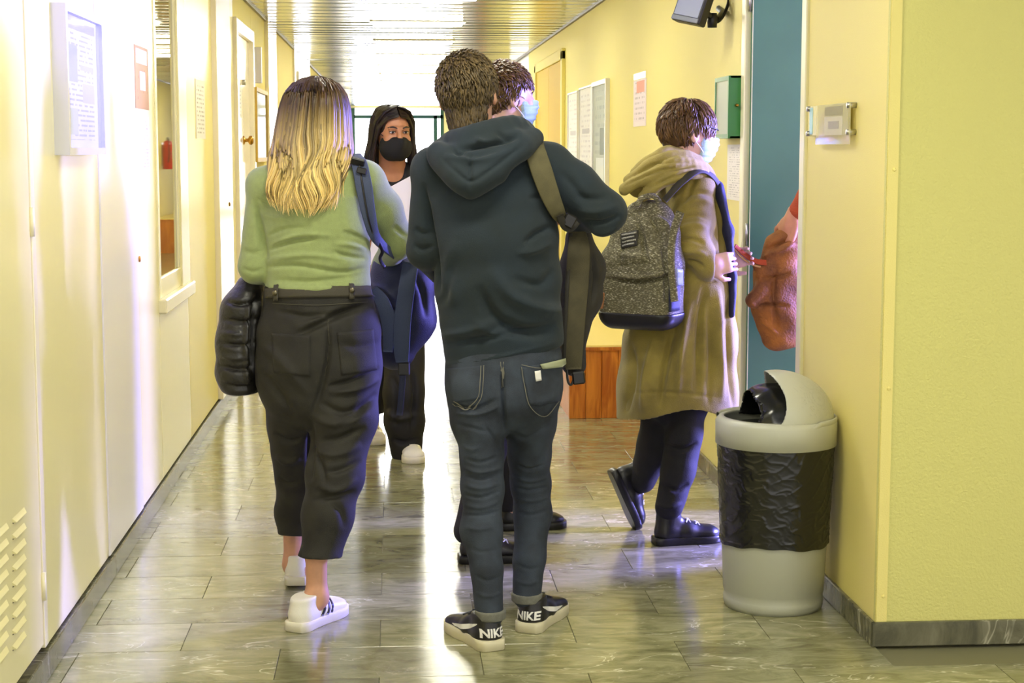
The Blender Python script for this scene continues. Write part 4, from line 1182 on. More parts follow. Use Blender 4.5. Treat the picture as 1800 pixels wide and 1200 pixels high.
def figure_green():
    Y = 5.35
    kneeR, kneeL = pt(590, 835, 5.27), pt(524, 830, 5.52)
    ankR, ankL = pt(557, 1050, 5.2), pt(516, 992, 5.70)
    hipR, hipL = pt(603, 690, 5.34), pt(516, 690, 5.38)
    c = pt(553, 205, 5.40); ax = head_axes(8, -4)
    shL, shR = pt(466, 325, 5.36), pt(640, 318, 5.36)
    elL, elR = pt(447, 470, 5.36), pt(700, 424, 5.46)
    wrL, wrR = pt(447, 520, 5.60), pt(672, 470, 5.68)
    sk = Skin([c + [0, 0, .12], ankR, ankL, elL, elR, wrL, wrR, c], .0075)
    f = sk.f
    f.chain([nd(555, 330, Y, 56, .06), nd(557, 420, Y, 62, .065), nd(560, 510, Y, 64, .065), nd(561, 610, Y, 76, .08), nd(561, 660, Y, 76, .08)], .04)
    head(f, c, ax, 1.0, pt(557, 300, 5.37))
    for a, b, w in ((shL, elL, wrL), (shR, elR, wrR)):
        f.chain([(pt(556, 325, 5.37), .05), (a, .036), (b, .03), (w, .024)], .02)
        hand(f, w, (w - b) * [1, 1, .4] + [0, 0, -.04], (0, 0, 1), 1 if a is shL else -1, .7)
    for hp, kn, an, hl, yw in ((hipR, kneeR, ankR, (-.305, 5.145), 32), (hipL, kneeL, ankL, (-.335, 5.63), 2)):
        fw = dirv(yw)
        base = np.array([hl[0], hl[1], 0]) + fw * .05
        f.chain([(hp, .06), (kn, .042), (an + [0, 0, .16], .035), (an, .033), (base + [0, 0, .06], .034)], .03)
        f.seg(base + [0, 0, .05], base + fw * .14 + [0, 0, .035], .03, .022, .02)
    person = sdf_obj('person', f, M_skin)
    tag(person, 'person from behind with long blonde hair, green top, black cropped trousers and white sneakers', 'person', 'people in the corridor')

    # top
    f = Field(*bounds([pt(405, 250, 5.2), pt(735, 520, 5.75)], .12), .0055)
    f.chain([nd(553, 318, Y, 74, .075), nd(555, 350, Y, 90, .10), nd(556, 400, Y, 92, .108), nd(558, 450, Y, 88, .10), nd(559, 512, Y, 94, .108)], .03)
    f.seg(shL, shR, .055, .06, .045)
    f.seg(pt(560, 285, 5.37), shL, .042, .046, .04); f.seg(pt(560, 285, 5.37), shR, .042, .048, .04)
    f.chain([(shL, .055), (elL, .047), (wrL, .034)], .022)
    f.chain([(shR, .062), (pt(672, 370, 5.42), .064), (elR, .055), (wrR, .037)], .022)
    f.half(pt(559, 509, Y), (.03, 0, -1))
    st = [([(470, 505), (555, 508), (648, 498)], 4, .004), ([(476, 492), (560, 494), (648, 480)], 4, -.004),
          ([(465, 470), (520, 466), (600, 478), (648, 470)], 4, -.006), ([(470, 456), (540, 448), (600, 455)], 4, .004),
          ([(470, 440), (510, 425), (560, 420)], 4, -.006), ([(478, 430), (530, 412), (590, 415)], 4, .004), ([(470, 415), (500, 402), (545, 398)], 3.5, -.004),
          ([(648, 455), (610, 450), (580, 440)], 4, -.005), ([(648, 440), (615, 430), (585, 428)], 4, .004), ([(648, 425), (620, 412), (600, 408)], 3.5, -.004),
          ([(450, 350), (458, 400), (468, 455)], 5, -.008), ([(446, 345), (470, 360), (500, 372)], 4, -.004), ([(452, 372), (480, 382), (510, 384)], 5, .003),
          ([(652, 330), (648, 380), (650, 410)], 5, -.006), ([(425, 440), (445, 445), (462, 438)], 4, -.003), ([(422, 470), (445, 478), (465, 470)], 4, -.003),
          ([(690, 395), (705, 410), (718, 415)], 4, -.003)]
    top = sdf_obj('knit_top', f, M_green, person, st, (.0025, 30, 3))
    # trousers
    f = Field(*bounds([pt(440, 490, 5.2), pt(690, 1000, 5.75), pt(560, 500, 5.7)], .12), .0055)
    f.chain([nd(558, 500, Y, 91, .105), nd(559, 530, Y, 94, .112), nd(560, 580, Y, 105, .128), nd(561, 640, Y, 109, .14), nd(561, 685, Y, 102, .132)], .03)
    f.chain([nd(602, 670, 5.33, 64, .118), nd(606, 730, 5.31, 56, .108), nd(590, 835, 5.27, 49, .088), nd(578, 900, 5.24, 45, .078), nd(561, 990, 5.20, 37, .066), nd(556, 1040, 5.19, 35, .064)], .03)
    f.chain([nd(517, 670, 5.38, 62, .118), nd(518, 740, 5.44, 48, .10), nd(524, 835, 5.52, 40, .082), nd(520, 900, 5.6, 34, .07), nd(514, 962, 5.66, 22, .055), nd(512, 995, 5.68, 22, .055)], .03)
    f.half(pt(560, 499, Y), (0, 0, 1))
    f.half(pt(560, 985, 5.135), (-.06, -.075, -1), .003)
    f.v[:] = f.v
    st = [([(478, 545), (540, 556), (600, 548), (655, 530)], 5, -.006), ([(517, 592), (555, 572), (605, 550), (650, 538)], 6, -.009), ([(520, 580), (560, 560), (600, 540)], 5, .005),
          ([(574, 680), (620, 670), (668, 646)], 5, -.008), ([(578, 690), (625, 684), (668, 664)], 5, .007), ([(560, 706), (600, 724), (640, 712), (664, 690)], 6, -.008),
          ([(548, 730), (590, 745), (650, 725)], 6, .006), ([(590, 750), (625, 730), (655, 705)], 5, -.006), ([(560, 775), (600, 770), (645, 750)], 6, -.007), ([(552, 790), (590, 800), (636, 780)], 7, .006),
          ([(550, 780), (565, 820), (572, 850)], 5, -.006), ([(570, 830), (600, 825), (636, 808)], 5, -.006), ([(555, 850), (590, 862), (630, 840)], 6, .006), ([(545, 880), (590, 872), (628, 862)], 5, -.005),
          ([(580, 880), (600, 900), (605, 930)], 6, -.003), ([(577, 566), (578, 620), (566, 680), (548, 730)], 4, -.007), ([(548, 735), (546, 790), (545, 850)], 5, -.008),
          ([(455, 600), (500, 640), (545, 700)], 8, .005), ([(455, 650), (490, 690), (520, 740)], 7, -.005), ([(590, 600), (630, 610), (668, 600)], 7, -.004),
          ([(480, 760), (505, 775), (530, 770)], 5, -.006), ([(484, 800), (505, 812), (530, 805)], 5, .005), ([(488, 840), (505, 850), (528, 845)], 5, -.005)]
    tr = sdf_obj('trousers', f, M_blkdenim, person, st, (.004, 24, 5))
    # hem cuff cut: far leg shorter
    tb = obj_bvh(tr)
    decal('belt', tb, [(468, 507), (655, 503), (656, 521), (468, 524)], M_blkdenim_l, tr, .006, 30, 4)
    decal('waistband_loop', tb, [(484, 500), (492, 500), (492, 528), (484, 528)], M_blkdenim_l, tr, .011, 3, 6)
    decal('waistband_loop', tb, [(612, 498), (620, 498), (620, 526), (612, 526)], M_blkdenim_l, tr, .011, 3, 6)
    for (x, y_) in ((488, 515), (616, 511)):
        p = cast(tb, x, y_, .014)
        lathe('button', [(.0002, .003), (.008, .003), (.009, 0), (.0002, 0)], (0, 0, 0), M_button, tr, n=14, M=Matrix.Translation(p) @ Matrix.Rotation(HP, 4, 'X'))
    decal('back_pocket', tb, [(592, 585), (655, 578), (662, 650), (600, 660)], M_blkdenim, tr, .003)
    decal('back_pocket', tb, [(478, 585), (545, 590), (545, 662), (482, 655)], M_blkdenim, tr, .003)
    seams('stitching', tb, [[(577, 560), (577, 590), (578, 620), (572, 660)], [(480, 533), (560, 536), (645, 530)], [(526, 978), (560, 984), (592, 988)]], 1.6, M_blkdenim_l, tr, .003)
    # shoes
    o, fd, Mx = shoe(person, (-.320, 5.115), 30, .275, M_shoe_white, M_sole_white, h=.032, lining=M_sole_white, laces=M_sole_white, wide=1.05)
    side_stripes(o, fd, Mx, -1, M_shoe_black); side_stripes(o, fd, Mx, 1, M_shoe_black)
    o, fd, Mx = shoe(person, (-.342, 5.635), 2, .275, M_shoe_white, M_sole_white, h=.032, lining=M_sole_white, laces=M_sole_white, wide=1.05, z=.012, pitch=-4)
    side_stripes(o, fd, Mx, -1, M_shoe_black); side_stripes(o, fd, Mx, 1, M_shoe_black)
    # hair: ash roots running to blonde ends
    prof = [(133, 2, 2), (138, 24, 24), (148, 40, 42), (165, 52, 58), (190, 59, 64), (220, 63, 66), (250, 66, 64), (280, 70, 58), (310, 70, 50), (340, 66, 42), (378, 56, 34)]
    py = np.array([p[0] for p in prof]); hw = np.array([p[1] for p in prof]); dp = np.array([p[2] for p in prof])
    xs = lambda y_: np.interp(y_, [133, 200, 260, 300, 378], [556, 553, 549, 543, 534])
    cy = lambda y_: np.interp(y_, [133, 220, 260, 310, 378], [5.40, 5.40, 5.37, 5.31, 5.26])
    def hp(y_, phi, lay):
        b = pt(0, 0, 1) * 0
        Yc = cy(y_); s_ = 5.38 / FPX
        p = np.array([pt(x_, yy, yc) for x_, yy, yc in zip(xs(y_), y_, Yc)])
        p[:, 0] += np.sin(phi) * np.interp(y_, py, hw) * s_ * lay
        p[:, 1] += -np.cos(phi) * np.interp(y_, py, dp) * s_ * lay
        return p
    rg = np.random.RandomState(3); P = []
    for i in range(1500):
        phi0 = rg.uniform(-2.05, 2.05); lay = rg.uniform(.84, 1.03) if i % 3 else rg.uniform(.84, .93)
        y0 = 134 + 50 * rg.uniform(0, 1) ** 2 if i % 3 else rg.uniform(140, 240)
        y1 = rg.uniform(305, 384) - 12 * abs(phi0)
        yy = np.linspace(y0, y1, 15)
        t = np.linspace(0, 1, 15)
        wave = np.sin((yy - 230) / 19 + 2.2 * math.sin(phi0 * 2.3) + rg.uniform(-.5, .5)) * .17 * np.clip((yy - 225) / 90, 0, 1)
        phi = phi0 * np.interp(yy, [134, 160, 300, 380], [1, 1, .92, .86]) + wave
        q = hp(yy, phi, lay * (1 + .05 * np.sin((yy - 240) / 15 + phi0 * 4) * np.clip((yy - 240) / 80, 0, 1)))
        P.append(q)
    tipz0, tipz1 = pt(550, 185, 5.38)[2], pt(550, 335, 5.38)[2]
    def tipfn(W):
        return np.clip((tipz0 - W[..., 2]) / (tipz0 - tipz1), 0, 1) ** .8
    M_hair = hair_mat('blonde_hair', srgb(78, 58, 28), srgb(224, 196, 122), 0, 1, .4, .55)
    hair = locks('hair', P, .0045, M_hair, person, k=5, seed=4, tipfn=tipfn)
    # inner volume so that no scalp shows
    f = Field(*bounds([pt(470, 120, 5.3), pt(620, 350, 5.5)], .1), .007)
    for (y0, a0, d0), (y1, a1, d1_) in zip(prof[3:-2], prof[4:-1]):
        f.seg(pt(xs(y0), y0, cy(y0)), pt(xs(y1), y1, cy(y1)), (a0 * .9 * 5.38 / FPX, d0 * .88 * 5.38 / FPX), (a1 * .9 * 5.38 / FPX, d1_ * .88 * 5.38 / FPX), .01, cap=.05 if y0 < 170 else None)
    r_, f_, u_ = ax
    f.seg(c + f_ * .17 - u_ * .3, c + f_ * .16 + u_ * .0, .085, .08, .01, mode=-1)
    V, Q = f.net(); V = relax(V, Q, 1)
    me = mesh_np('hair_base', V, Q); ca = me.color_attributes.new('lock', 'FLOAT_COLOR', 'POINT')
    tv = np.clip((tipz0 - V[:, 2]) / (tipz0 - tipz1), 0, 1) ** .8
    ca.data.foreach_set('color', np.stack([np.full(len(V), .42), tv, tv * 0, tv * 0 + 1], 1).astype(np.float32).ravel())
    link('hair_base', me, M_hair, hair)
    return person
figure_green()

# black padded jacket over her arm
M_pad = mat('black_quilted_nylon', srgb(34, 32, 28), .42, noise=.2, nscale=25, bump=.3, bscale=60)
f = Field(*bounds([pt(385, 480, 5.2), pt(470, 700, 5.6)], .12), .006)
f.chain([nd(440, 508, 5.44, 26, .075), nd(426, 545, 5.42, 36, .09), nd(420, 600, 5.42, 40, .095), nd(421, 655, 5.42, 39, .09), nd(424, 688, 5.42, 34, .075)], .02)
f.half(pt(424, 692, 5.42), (0, 0, -1), .02)
jk = sdf_obj('quilted_jacket', f, M_pad, None, [([(388, 560), (425, 566), (462, 560)], 4, -.008), ([(382, 600), (420, 608), (460, 600)], 4, -.008), ([(380, 640), (420, 650), (460, 640)], 4, -.008), ([(395, 530), (425, 534), (460, 528)], 4, -.008),
     ([(455, 510), (445, 580), (448, 680)], 5, -.012), ([(440, 520), (432, 600), (436, 690)], 4, .007), ([(384, 672), (420, 682), (458, 674)], 4, -.006), ([(388, 584), (410, 588), (430, 586)], 4, .004), ([(384, 622), (410, 630), (434, 626)], 4, .004)], (.002, 40, 9))
tag(jk, 'black padded jacket draped over the forearm of the person in green', 'jacket')
tb = obj_bvh(jk)
seams('zip', tb, [[(452, 512), (443, 580), (447, 680)]], 4, M_black, jk, .002)

# navy backpack hanging at her right side, strap over the shoulder
M_navy = mat('navy_nylon', srgb(30, 36, 66), .6, noise=.2, nscale=12, bump=.2, bscale=300)
M_navy2 = mat('slate_blue_webbing', srgb(66, 76, 104), .75, bump=.3, bscale=500)
bp = empty('backpack', pt(705, 640, 5.5), 'navy blue backpack hanging from the shoulder of the person in green', 'backpack')
f = Field(*bounds([pt(650, 430, 5.3), pt(770, 650, 5.8)], .12), .006)
f.chain([nd(690, 470, 5.62, 34, .07), nd(706, 500, 5.62, 56, .10), nd(708, 560, 5.62, 56, .105), nd(695, 612, 5.62, 38, .085)], .03)
sdf_obj('body', f, M_navy, bp, [([(660, 520), (690, 545), (700, 575)], 5, -.008), ([(655, 500), (680, 510), (695, 530)], 4, .006), ([(730, 480), (745, 520), (750, 560)], 5, -.006), ([(664, 590), (690, 600), (720, 610)], 4, -.006)], (.003, 30, 2))
nz = -F3 + np.array([0, 0, .3])
ribbon('shoulder_strap', [pt(622, 272, 5.36), pt(632, 290, 5.285), pt(640, 330, 5.265), pt(648, 375, 5.27), pt(658, 412, 5.30), pt(674, 432, 5.36), pt(696, 450, 5.46)], [.046, .05, .052, .044, .034, .03, .028], .008, [(.0, -.3, 1), (.05, -1, .5), (.1, -1, .1), (.2, -1, 0), (.3, -1, .1), (.3, -1, .3), (.3, -1, .4)], M_navy2, bp, 40)
ribbon('strap_edge', [pt(631, 285, 5.28), pt(638, 330, 5.258), pt(647, 380, 5.262), (pt(655, 410, 5.29))], .006, .003, (.1, -1, .1), M_black, bp, 20)
box('buckle', (-.022, -.006, -.012), (.022, .006, .012), M_black, bp, .003, M=Matrix.Translation(pt(629, 284, 5.275)) @ Matrix.Rotation(.25, 4, 'Y') @ Matrix.Rotation(.5, 4, 'X'))
box('buckle', (-.016, -.005, -.010), (.016, .005, .010), M_black, bp, .003, M=Matrix.Translation(pt(636, 300, 5.26)) @ Matrix.Rotation(.25, 4, 'Y'))
ribbon('webbing_loop', [pt(662, 420, 5.32), pt(672, 440, 5.34), pt(668, 455, 5.38), pt(676, 470, 5.44)], .012, .003, (.3, -1, .2), M_black, bp, 20)
ribbon('hanging_strap', [pt(722, 462, 5.50), pt(716, 500, 5.48), pt(708, 560, 5.48), pt(706, 610, 5.49), pt(707, 636, 5.5)], [.052, .054, .056, .054, .042], .009, (0, -1, .05), M_navy2, bp, 30)
ribbon('hanging_strap', [pt(656, 508, 5.50), pt(672, 530, 5.48), pt(684, 570, 5.49), pt(682, 618, 5.51)], [.03, .045, .05, .03], .008, (0, -1, .05), M_navy2, bp, 30)
box('buckle', (-.02, -.006, -.022), (.02, .006, .022), M_black, bp, .004, M=Matrix.Translation(pt(710, 648, 5.5)))
ribbon('strap_tail', [pt(708, 655, 5.5), pt(706, 690, 5.5), pt(702, 730, 5.5)], .02, .002, (0, -1, 0), M_navy, bp, 14)
# ================================================================== person in the dark hoodie
M_hood = mat('dark_navy_fleece', srgb(27, 40, 49), .9, noise=.15, nscale=9, col2=srgb(25, 36, 40), bump=.2, bscale=500, sheen=.08)
M_jeans = mat('dark_blue_denim', srgb(54, 63, 76), .8, noise=.45, nscale=11, col2=srgb(32, 38, 47), bump=.25, bscale=500)
M_jeans_l = mat('denim_turn_up', srgb(120, 120, 108), .85, noise=.2, nscale=60, bump=.25, bscale=500)
M_thread = mat('pale_thread', srgb(112, 110, 98), .8)
M_cream_rub = mat('cream_rubber', srgb(214, 206, 172), .5)
M_whiteprint = mat('white_print', srgb(236, 234, 226), .45)
M_phone = mat('phone_case', srgb(158, 164, 132), .35)

def figure_hoodie():
    Y = 5.08
    c = pt(823, 168, 5.10); ax = head_axes(14, 3, 6)
    hipL, hipR = pt(836, 680, 5.06), pt(932, 680, 5.08)
    knL, knR = pt(848, 850, 5.03), pt(932, 845, 5.16)
    anL, anR = pt(859, 1075, 4.935), pt(926, 1042, 5.115)
    shL, shR = pt(762, 300, 5.09), pt(960, 295, 5.09)
    elL, elR = pt(747, 440, 5.12), pt(1062, 372, 5.06)
    wrL, wrR = pt(800, 500, 5.40), pt(1000, 372, 5.25)
    heelL, heelR = (.292, 4.875), (.405, 5.055)
    yL, yR = -21, 24
    sk = Skin([c + [0, 0, .12], anL - [0, 0, .08], anR, elL, elR, wrL, wrR], .0075)
    f = sk.f
    f.chain([nd(858, 310, Y, 68, .06), nd(865, 420, Y, 78, .065), nd(880, 540, Y, 70, .06), nd(885, 620, Y, 70, .07), nd(885, 660, Y, 68, .07)], .04)
    head(f, c, ax, 1.03, pt(850, 275, 5.10))
    for a, b, w in ((shL, elL, wrL), (shR, elR, wrR)):
        f.chain([(pt(858, 310, 5.1), .06), (a, .04), (b, .032), (w, .025)], .02)
        hand(f, w, (w - b), (0, 0, 1), 1 if a is shL else -1, .8)
    for hp_, kn, an, hl, yw in ((hipL, knL, anL, heelL, yL), (hipR, knR, anR, heelR, yR)):
        fw = dirv(yw); base = np.array([hl[0], hl[1], 0]) + fw * .055
        f.chain([(hp_, .06), (kn, .032), (an + [0, 0, .1], .021), (base + [0, 0, .09], .027), (base + [0, 0, .06], .033)], .03)
        f.seg(base + [0, 0, .05], base + fw * .14 + [0, 0, .035], .03, .022, .02)
    person = sdf_obj('person', f, M_skin)
    tag(person, 'person from behind in dark navy hoodie, blue jeans and black-and-white sneakers, short dark hair', 'person', 'people in the corridor')

    f = Field(*bounds([pt(715, 215, 4.9), pt(1110, 650, 5.35)], .12), .0055)
    f.chain([nd(857, 300, Y, 92, .095), nd(860, 350, Y, 108, .118), nd(868, 420, Y, 112, .128), nd(877, 500, Y, 110, .125), nd(880, 560, Y, 106, .12), nd(884, 600, Y, 104, .118), nd(885, 640, Y, 103, .118)], .03)
    f.seg(shL, shR, .062, .066, .05)
    f.seg(pt(855, 262, 5.1), shL, .05, .055, .05); f.seg(pt(855, 258, 5.1), shR, .052, .06, .05)
    f.chain([(shL, .062), (elL, .055), (wrL, .042)], .02)
    f.chain([(shR, .07), (pt(1010, 330, 5.08), .073), (elR, .066)], .025)
    f.seg(elR, pt(1022, 380, 5.17), .064, .05, .02); f.seg(pt(1022, 380, 5.17), wrR, .05, .04, .02)
    # slanting hem
    f.half(pt(885, 628, Y), (.20, 0, -1), .01)
    st = [([(772, 640), (830, 636), (900, 622), (985, 600)], 3, .003), ([(772, 605), (840, 598), (900, 585), (985, 568)], 5, -.008),
          ([(745, 320), (752, 380), (766, 460), (772, 520)], 5, -.012), ([(775, 590), (830, 580), (880, 560)], 6, .006), ([(800, 600), (850, 590), (905, 560)], 5, -.006),
          ([(840, 500), (870, 560), (930, 585), (980, 575)], 11, -.014), ([(860, 470), (900, 520), (960, 545), (990, 540)], 12, .010), ([(830, 560), (860, 585), (900, 590)], 7, .006),
          ([(975, 470), (950, 500), (900, 490)], 8, -.006), ([(975, 395), (945, 410), (920, 430)], 6, -.008), ([(970, 425), (940, 440), (905, 445)], 6, .005),
          ([(985, 350), (960, 345), (925, 350)], 6, -.005), ([(800, 420), (790, 480), (800, 540)], 12, .006), ([(775, 540), (790, 500), (800, 440)], 8, -.006),
          ([(1010, 345), (1040, 350), (1075, 345)], 7, -.006), ([(1015, 368), (1050, 372), (1090, 360)], 6, .005), ([(1020, 388), (1055, 392), (1092, 378)], 5, -.008), ([(1030, 405), (1060, 410), (1090, 398)], 5, .005),
          ([(985, 300), (1010, 330), (1030, 360)], 8, -.005), ([(728, 400), (742, 410), (758, 408)], 5, -.005), ([(726, 430), (742, 438), (760, 432)], 5, -.005)]
    hd = sdf_obj('hoodie', f, M_hood, person, st, (.004, 20, 5))
    tb = obj_bvh(hd)
    # hood lying on the back, round the neck
    f = Field(*bounds([pt(745, 195, 4.85), pt(955, 360, 5.25)], .08), .005)
    ring = [pt(786, 262, 5.12), pt(796, 248, 5.04), pt(825, 240, 4.985), pt(868, 226, 4.985), pt(905, 222, 5.03), pt(925, 232, 5.12)]
    ring = spline(ring, 14)
    for a, b in zip(ring, ring[1:]): f.seg(a, b, .03, .03, .012)
    lob = spline([pt(772, 266, 5.06), pt(782, 285, 4.985), pt(806, 312, 4.945), pt(830, 322, 4.935), pt(862, 300, 4.935), pt(905, 266, 4.965), pt(936, 244, 5.04)], 18)
    for i, (a, b) in enumerate(zip(lob, lob[1:])): f.seg(a, b, .034, .034, .02)
    f.ell(pt(836, 278, 4.975), (.10, .05, .05), .03)
    f.ell(pt(880, 258, 4.985), (.085, .05, .045), .03)
    f.seg(pt(806, 302, 4.95), pt(828, 334, 4.935), .04, .02, .02); f.seg(pt(870, 302, 4.95), pt(828, 336, 4.935), .035, .018, .02); f.seg(pt(768, 268, 5.0), pt(790, 285, 4.97), .03, .035, .02)
    f.seg(pt(845, 262, 4.96), pt(905, 243, 4.98), .03, .026, .02)
    st = [([(800, 262), (840, 258), (880, 248), (915, 240)], 5, -.012), ([(792, 256), (806, 272), (818, 262)], 4, -.006), ([(770, 272), (800, 300), (828, 318), (860, 300), (900, 270), (930, 248)], 4, -.004), ([(828, 268), (826, 300), (828, 336)], 3, -.005),
          ([(780, 272), (810, 280), (850, 282), (900, 262)], 6, .006), ([(835, 240), (850, 250), (880, 246)], 4, .005), ([(870, 232), (890, 240), (915, 236)], 4, -.006)]
    sdf_obj('hood', f, M_hood, hd, st, (.0015, 40, 6))
    seams('seam', tb, [[(774, 612), (840, 606), (900, 593), (984, 575)]], 1.5, mat('hoodie_seam', srgb(24, 32, 36), .9), hd, .001)

    # jeans
    f = Field(*bounds([pt(770, 590, 4.85), pt(1000, 1085, 5.3)], .12), .005)
    f.chain([nd(885, 600, Y, 96, .112), nd(886, 640, Y, 101, .122), nd(886, 690, 5.07, 100, .13)], .03)
    f.chain([nd(838, 680, 5.06, 56, .118), nd(842, 740, 5.05, 47, .105), nd(848, 800, 5.04, 38, .085), nd(849, 860, 5.03, 36, .075), nd(847, 930, 5.0, 36, .07), nd(856, 1000, 4.965, 28, .06), nd(861, 1080, 4.93, 25, .053)], .022)
    f.chain([nd(934, 680, 5.09, 56, .118), nd(932, 740, 5.11, 45, .105), nd(930, 800, 5.14, 36, .085), nd(932, 850, 5.16, 35, .075), nd(936, 900, 5.16, 33, .07), nd(930, 980, 5.13, 28, .06), nd(926, 1048, 5.11, 25, .053)], .022)
    f.half(pt(885, 598, Y), (0, 0, 1))
    st = [([(884, 640), (884, 700), (888, 760)], 4, -.010), ([(800, 725), (840, 728), (880, 712)], 5, .006), ([(796, 712), (835, 718), (876, 700)], 4, -.006),
          ([(800, 745), (830, 752), (862, 760)], 5, -.004), ([(850, 745), (868, 770), (884, 800)], 5, -.005), ([(810, 780), (830, 790), (850, 780)], 6, .004), ([(815, 805), (845, 812), (880, 800)], 4, -.006), ([(812, 820), (845, 830), (884, 820)], 5, .006),
          ([(816, 835), (845, 842), (882, 830)], 4, -.007), ([(815, 850), (845, 858), (882, 848)], 5, .006), ([(814, 868), (845, 874), (880, 862)], 4, -.007), ([(813, 885), (845, 892), (880, 880)], 5, .005), ([(812, 905), (845, 905), (880, 898)], 4, -.006), ([(815, 925), (840, 930), (870, 925)], 5, .004),
          ([(822, 960), (845, 970), (880, 965)], 5, -.003), ([(835, 1010), (855, 1020), (882, 1012)], 4, -.004), ([(835, 1040), (858, 1048), (884, 1040)], 4, .004),
          ([(905, 815), (930, 825), (960, 815)], 4, -.007), ([(900, 835), (930, 845), (964, 838)], 5, .006), ([(903, 855), (930, 862), (966, 855)], 4, -.007), ([(905, 875), (935, 880), (966, 872)], 5, .005), ([(908, 900), (935, 905), (965, 895)], 4, -.005),
          ([(905, 990), (930, 1000), (952, 995)], 4, -.003), ([(905, 1020), (928, 1026), (950, 1020)], 4, .004), ([(900, 760), (925, 770), (965, 745)], 6, -.005), ([(930, 700), (950, 710), (980, 690)], 5, .003)]
    st = [(l_, w_ * .62, a_ * (.55 if l_[0][1] > 730 else 1)) for l_, w_, a_ in st]
    jn = sdf_obj('jeans', f, M_jeans, person, st, (.0022, 34, 8))
    tj = obj_bvh(jn)
    for q in ([(786, 648), (852, 642), (846, 700), (800, 708)], [(916, 645), (986, 634), (982, 706), (930, 712)]):
        pk = decal('back_pocket', tj, q, M_jeans, jn, .004)
    seams('stitching', tj, [[(851, 642), (849, 672), (844, 702), (822, 722), (798, 708)], [(846, 643), (844, 670), (840, 698), (822, 714), (800, 704)], [(916, 645), (920, 672), (930, 712), (956, 730), (980, 704)], [(916, 641), (950, 646), (986, 632)],
                            [(885, 636), (885, 660), (886, 682)], [(880, 636), (880, 660), (881, 680)]], 1.3, M_thread, jn, .0065)
    decal('pocket_tab', tj, [(938, 652), (948, 650), (950, 668), (940, 670)], M_whiteprint, jn, .007, 4, 4)
    # turn-ups
    for (px, py, yy, hw) in ((862, 1078, 4.93, 25), (926, 1048, 5.11, 25)):
        p = pt(px, py, yy); r_ = hw * yy / FPX
        f = Field(p - .1, p + .1, .004)
        f.seg(p + [0, 0, -.012], p + [0, 0, .014], (r_ + .005, .056), (r_ + .006, .056), .004, cap=.01)
        f.seg(p + [0, 0, -.06], p + [0, 0, -.008], (r_ - .008, .045), (r_ - .008, .045), .004, mode=-1)
        f.half(p + [0, 0, -.014], (0, 0, -1), .004); f.half(p + [0, 0, .016], (0, 0, 1), .004)
        sdf_obj('turn_up', f, M_jeans_l, jn)
    for hl, yw, sg in ((heelL, yL, 1), (heelR, yR, -1)):
        o, fd, Mx = shoe(person, hl, yw, .295, M_shoe_black, M_cream_rub, h=.034, lining=M_whiteprint, laces=M_shoe_black, wide=1.12)
        heel_text(o, fd, Mx, 'NIKE', .036, .054, M_whiteprint)
        swoosh(o, fd, Mx, 1, M_whiteprint); swoosh(o, fd, Mx, -1, M_whiteprint)
    # short dark hair
    M_h = hair_mat('dark_brown_hair', srgb(54, 42, 28), srgb(92, 76, 46), 0, 1, .5, .5)
    def region(a, b, d):
        if d > .055: return b < .095
        if d > -.01: return b < .03 or (abs(a) > .05 and b < .045 and d > .02)
        return b < -.035 - .0 * d and d > -.085
    h1 = short_hair('hair', c, ax, 1.03, M_h, person, region, n=2600, length=.032, lift=.012, seed=5, flow=lambda q: (.5 * (q[2] > .05), -.7 if q[2] > .04 else -.15, -.9), rad=.0036, grow=1.03)
    f = Field(c - .17, c + .17, .006)
    r_, f_, u_ = ax; Mx3 = np.array([r_, f_, u_])
    f.ell(c + (-.01 * f_ + .033 * u_) * 1.03, np.array([.0785, .098, .092]) * 1.03, .0, Mx3)
    f.seg(c - f_ * .062 - u_ * .02, c - f_ * .05 - u_ * .075, (.06, .035), (.046, .028), .02, side=r_)
    f.half(c + f_ * .05 + u_ * .05, f_ * 1 - u_ * .9, .01)
    V, Q = f.net(); V = relax(V, Q, 1); me = mesh_np('hair_base', V, Q)
    ca = me.color_attributes.new('lock', 'FLOAT_COLOR', 'POINT'); ca.data.foreach_set('color', np.tile(np.array([.25, .15, 0, 1], np.float32), len(V)))
    link('hair_base', me, M_h, h1)
    # nape: locks running down to the collar
    rg = np.random.RandomState(11); P = []
    for i in range(420):
        a = rg.uniform(-1, 1); z0 = rg.uniform(-.09, .0)
        w = .062 - .10 * max(0, -.03 - z0) * 1.6
        base = c + (r_ * a * w * 1.05 + f_ * (-.082 * math.sqrt(max(0, 1 - (a * .85) ** 2)) - .008) + u_ * z0) * 1.03
        P.append([base + (-f_ * .004 * math.sin(t * 2) - u_ * .034 * t + r_ * (-.006 * a * t) + rg.randn(3) * .0006) for t in np.linspace(0, 1, 6)])
    locks('nape_hair', np.array(P), .0034, M_h, h1, k=4, seed=12)
    return person, tb, tj
pH, treeH, treeJ = figure_hoodie()

# telephone in the back pocket
ph = decal('phone', treeJ, [(946, 640), (988, 630), (989, 644), (950, 648)], M_phone, None, .012, 6, 3)
tag(ph, 'thin pale phone sticking out of the jeans back pocket', 'phone')

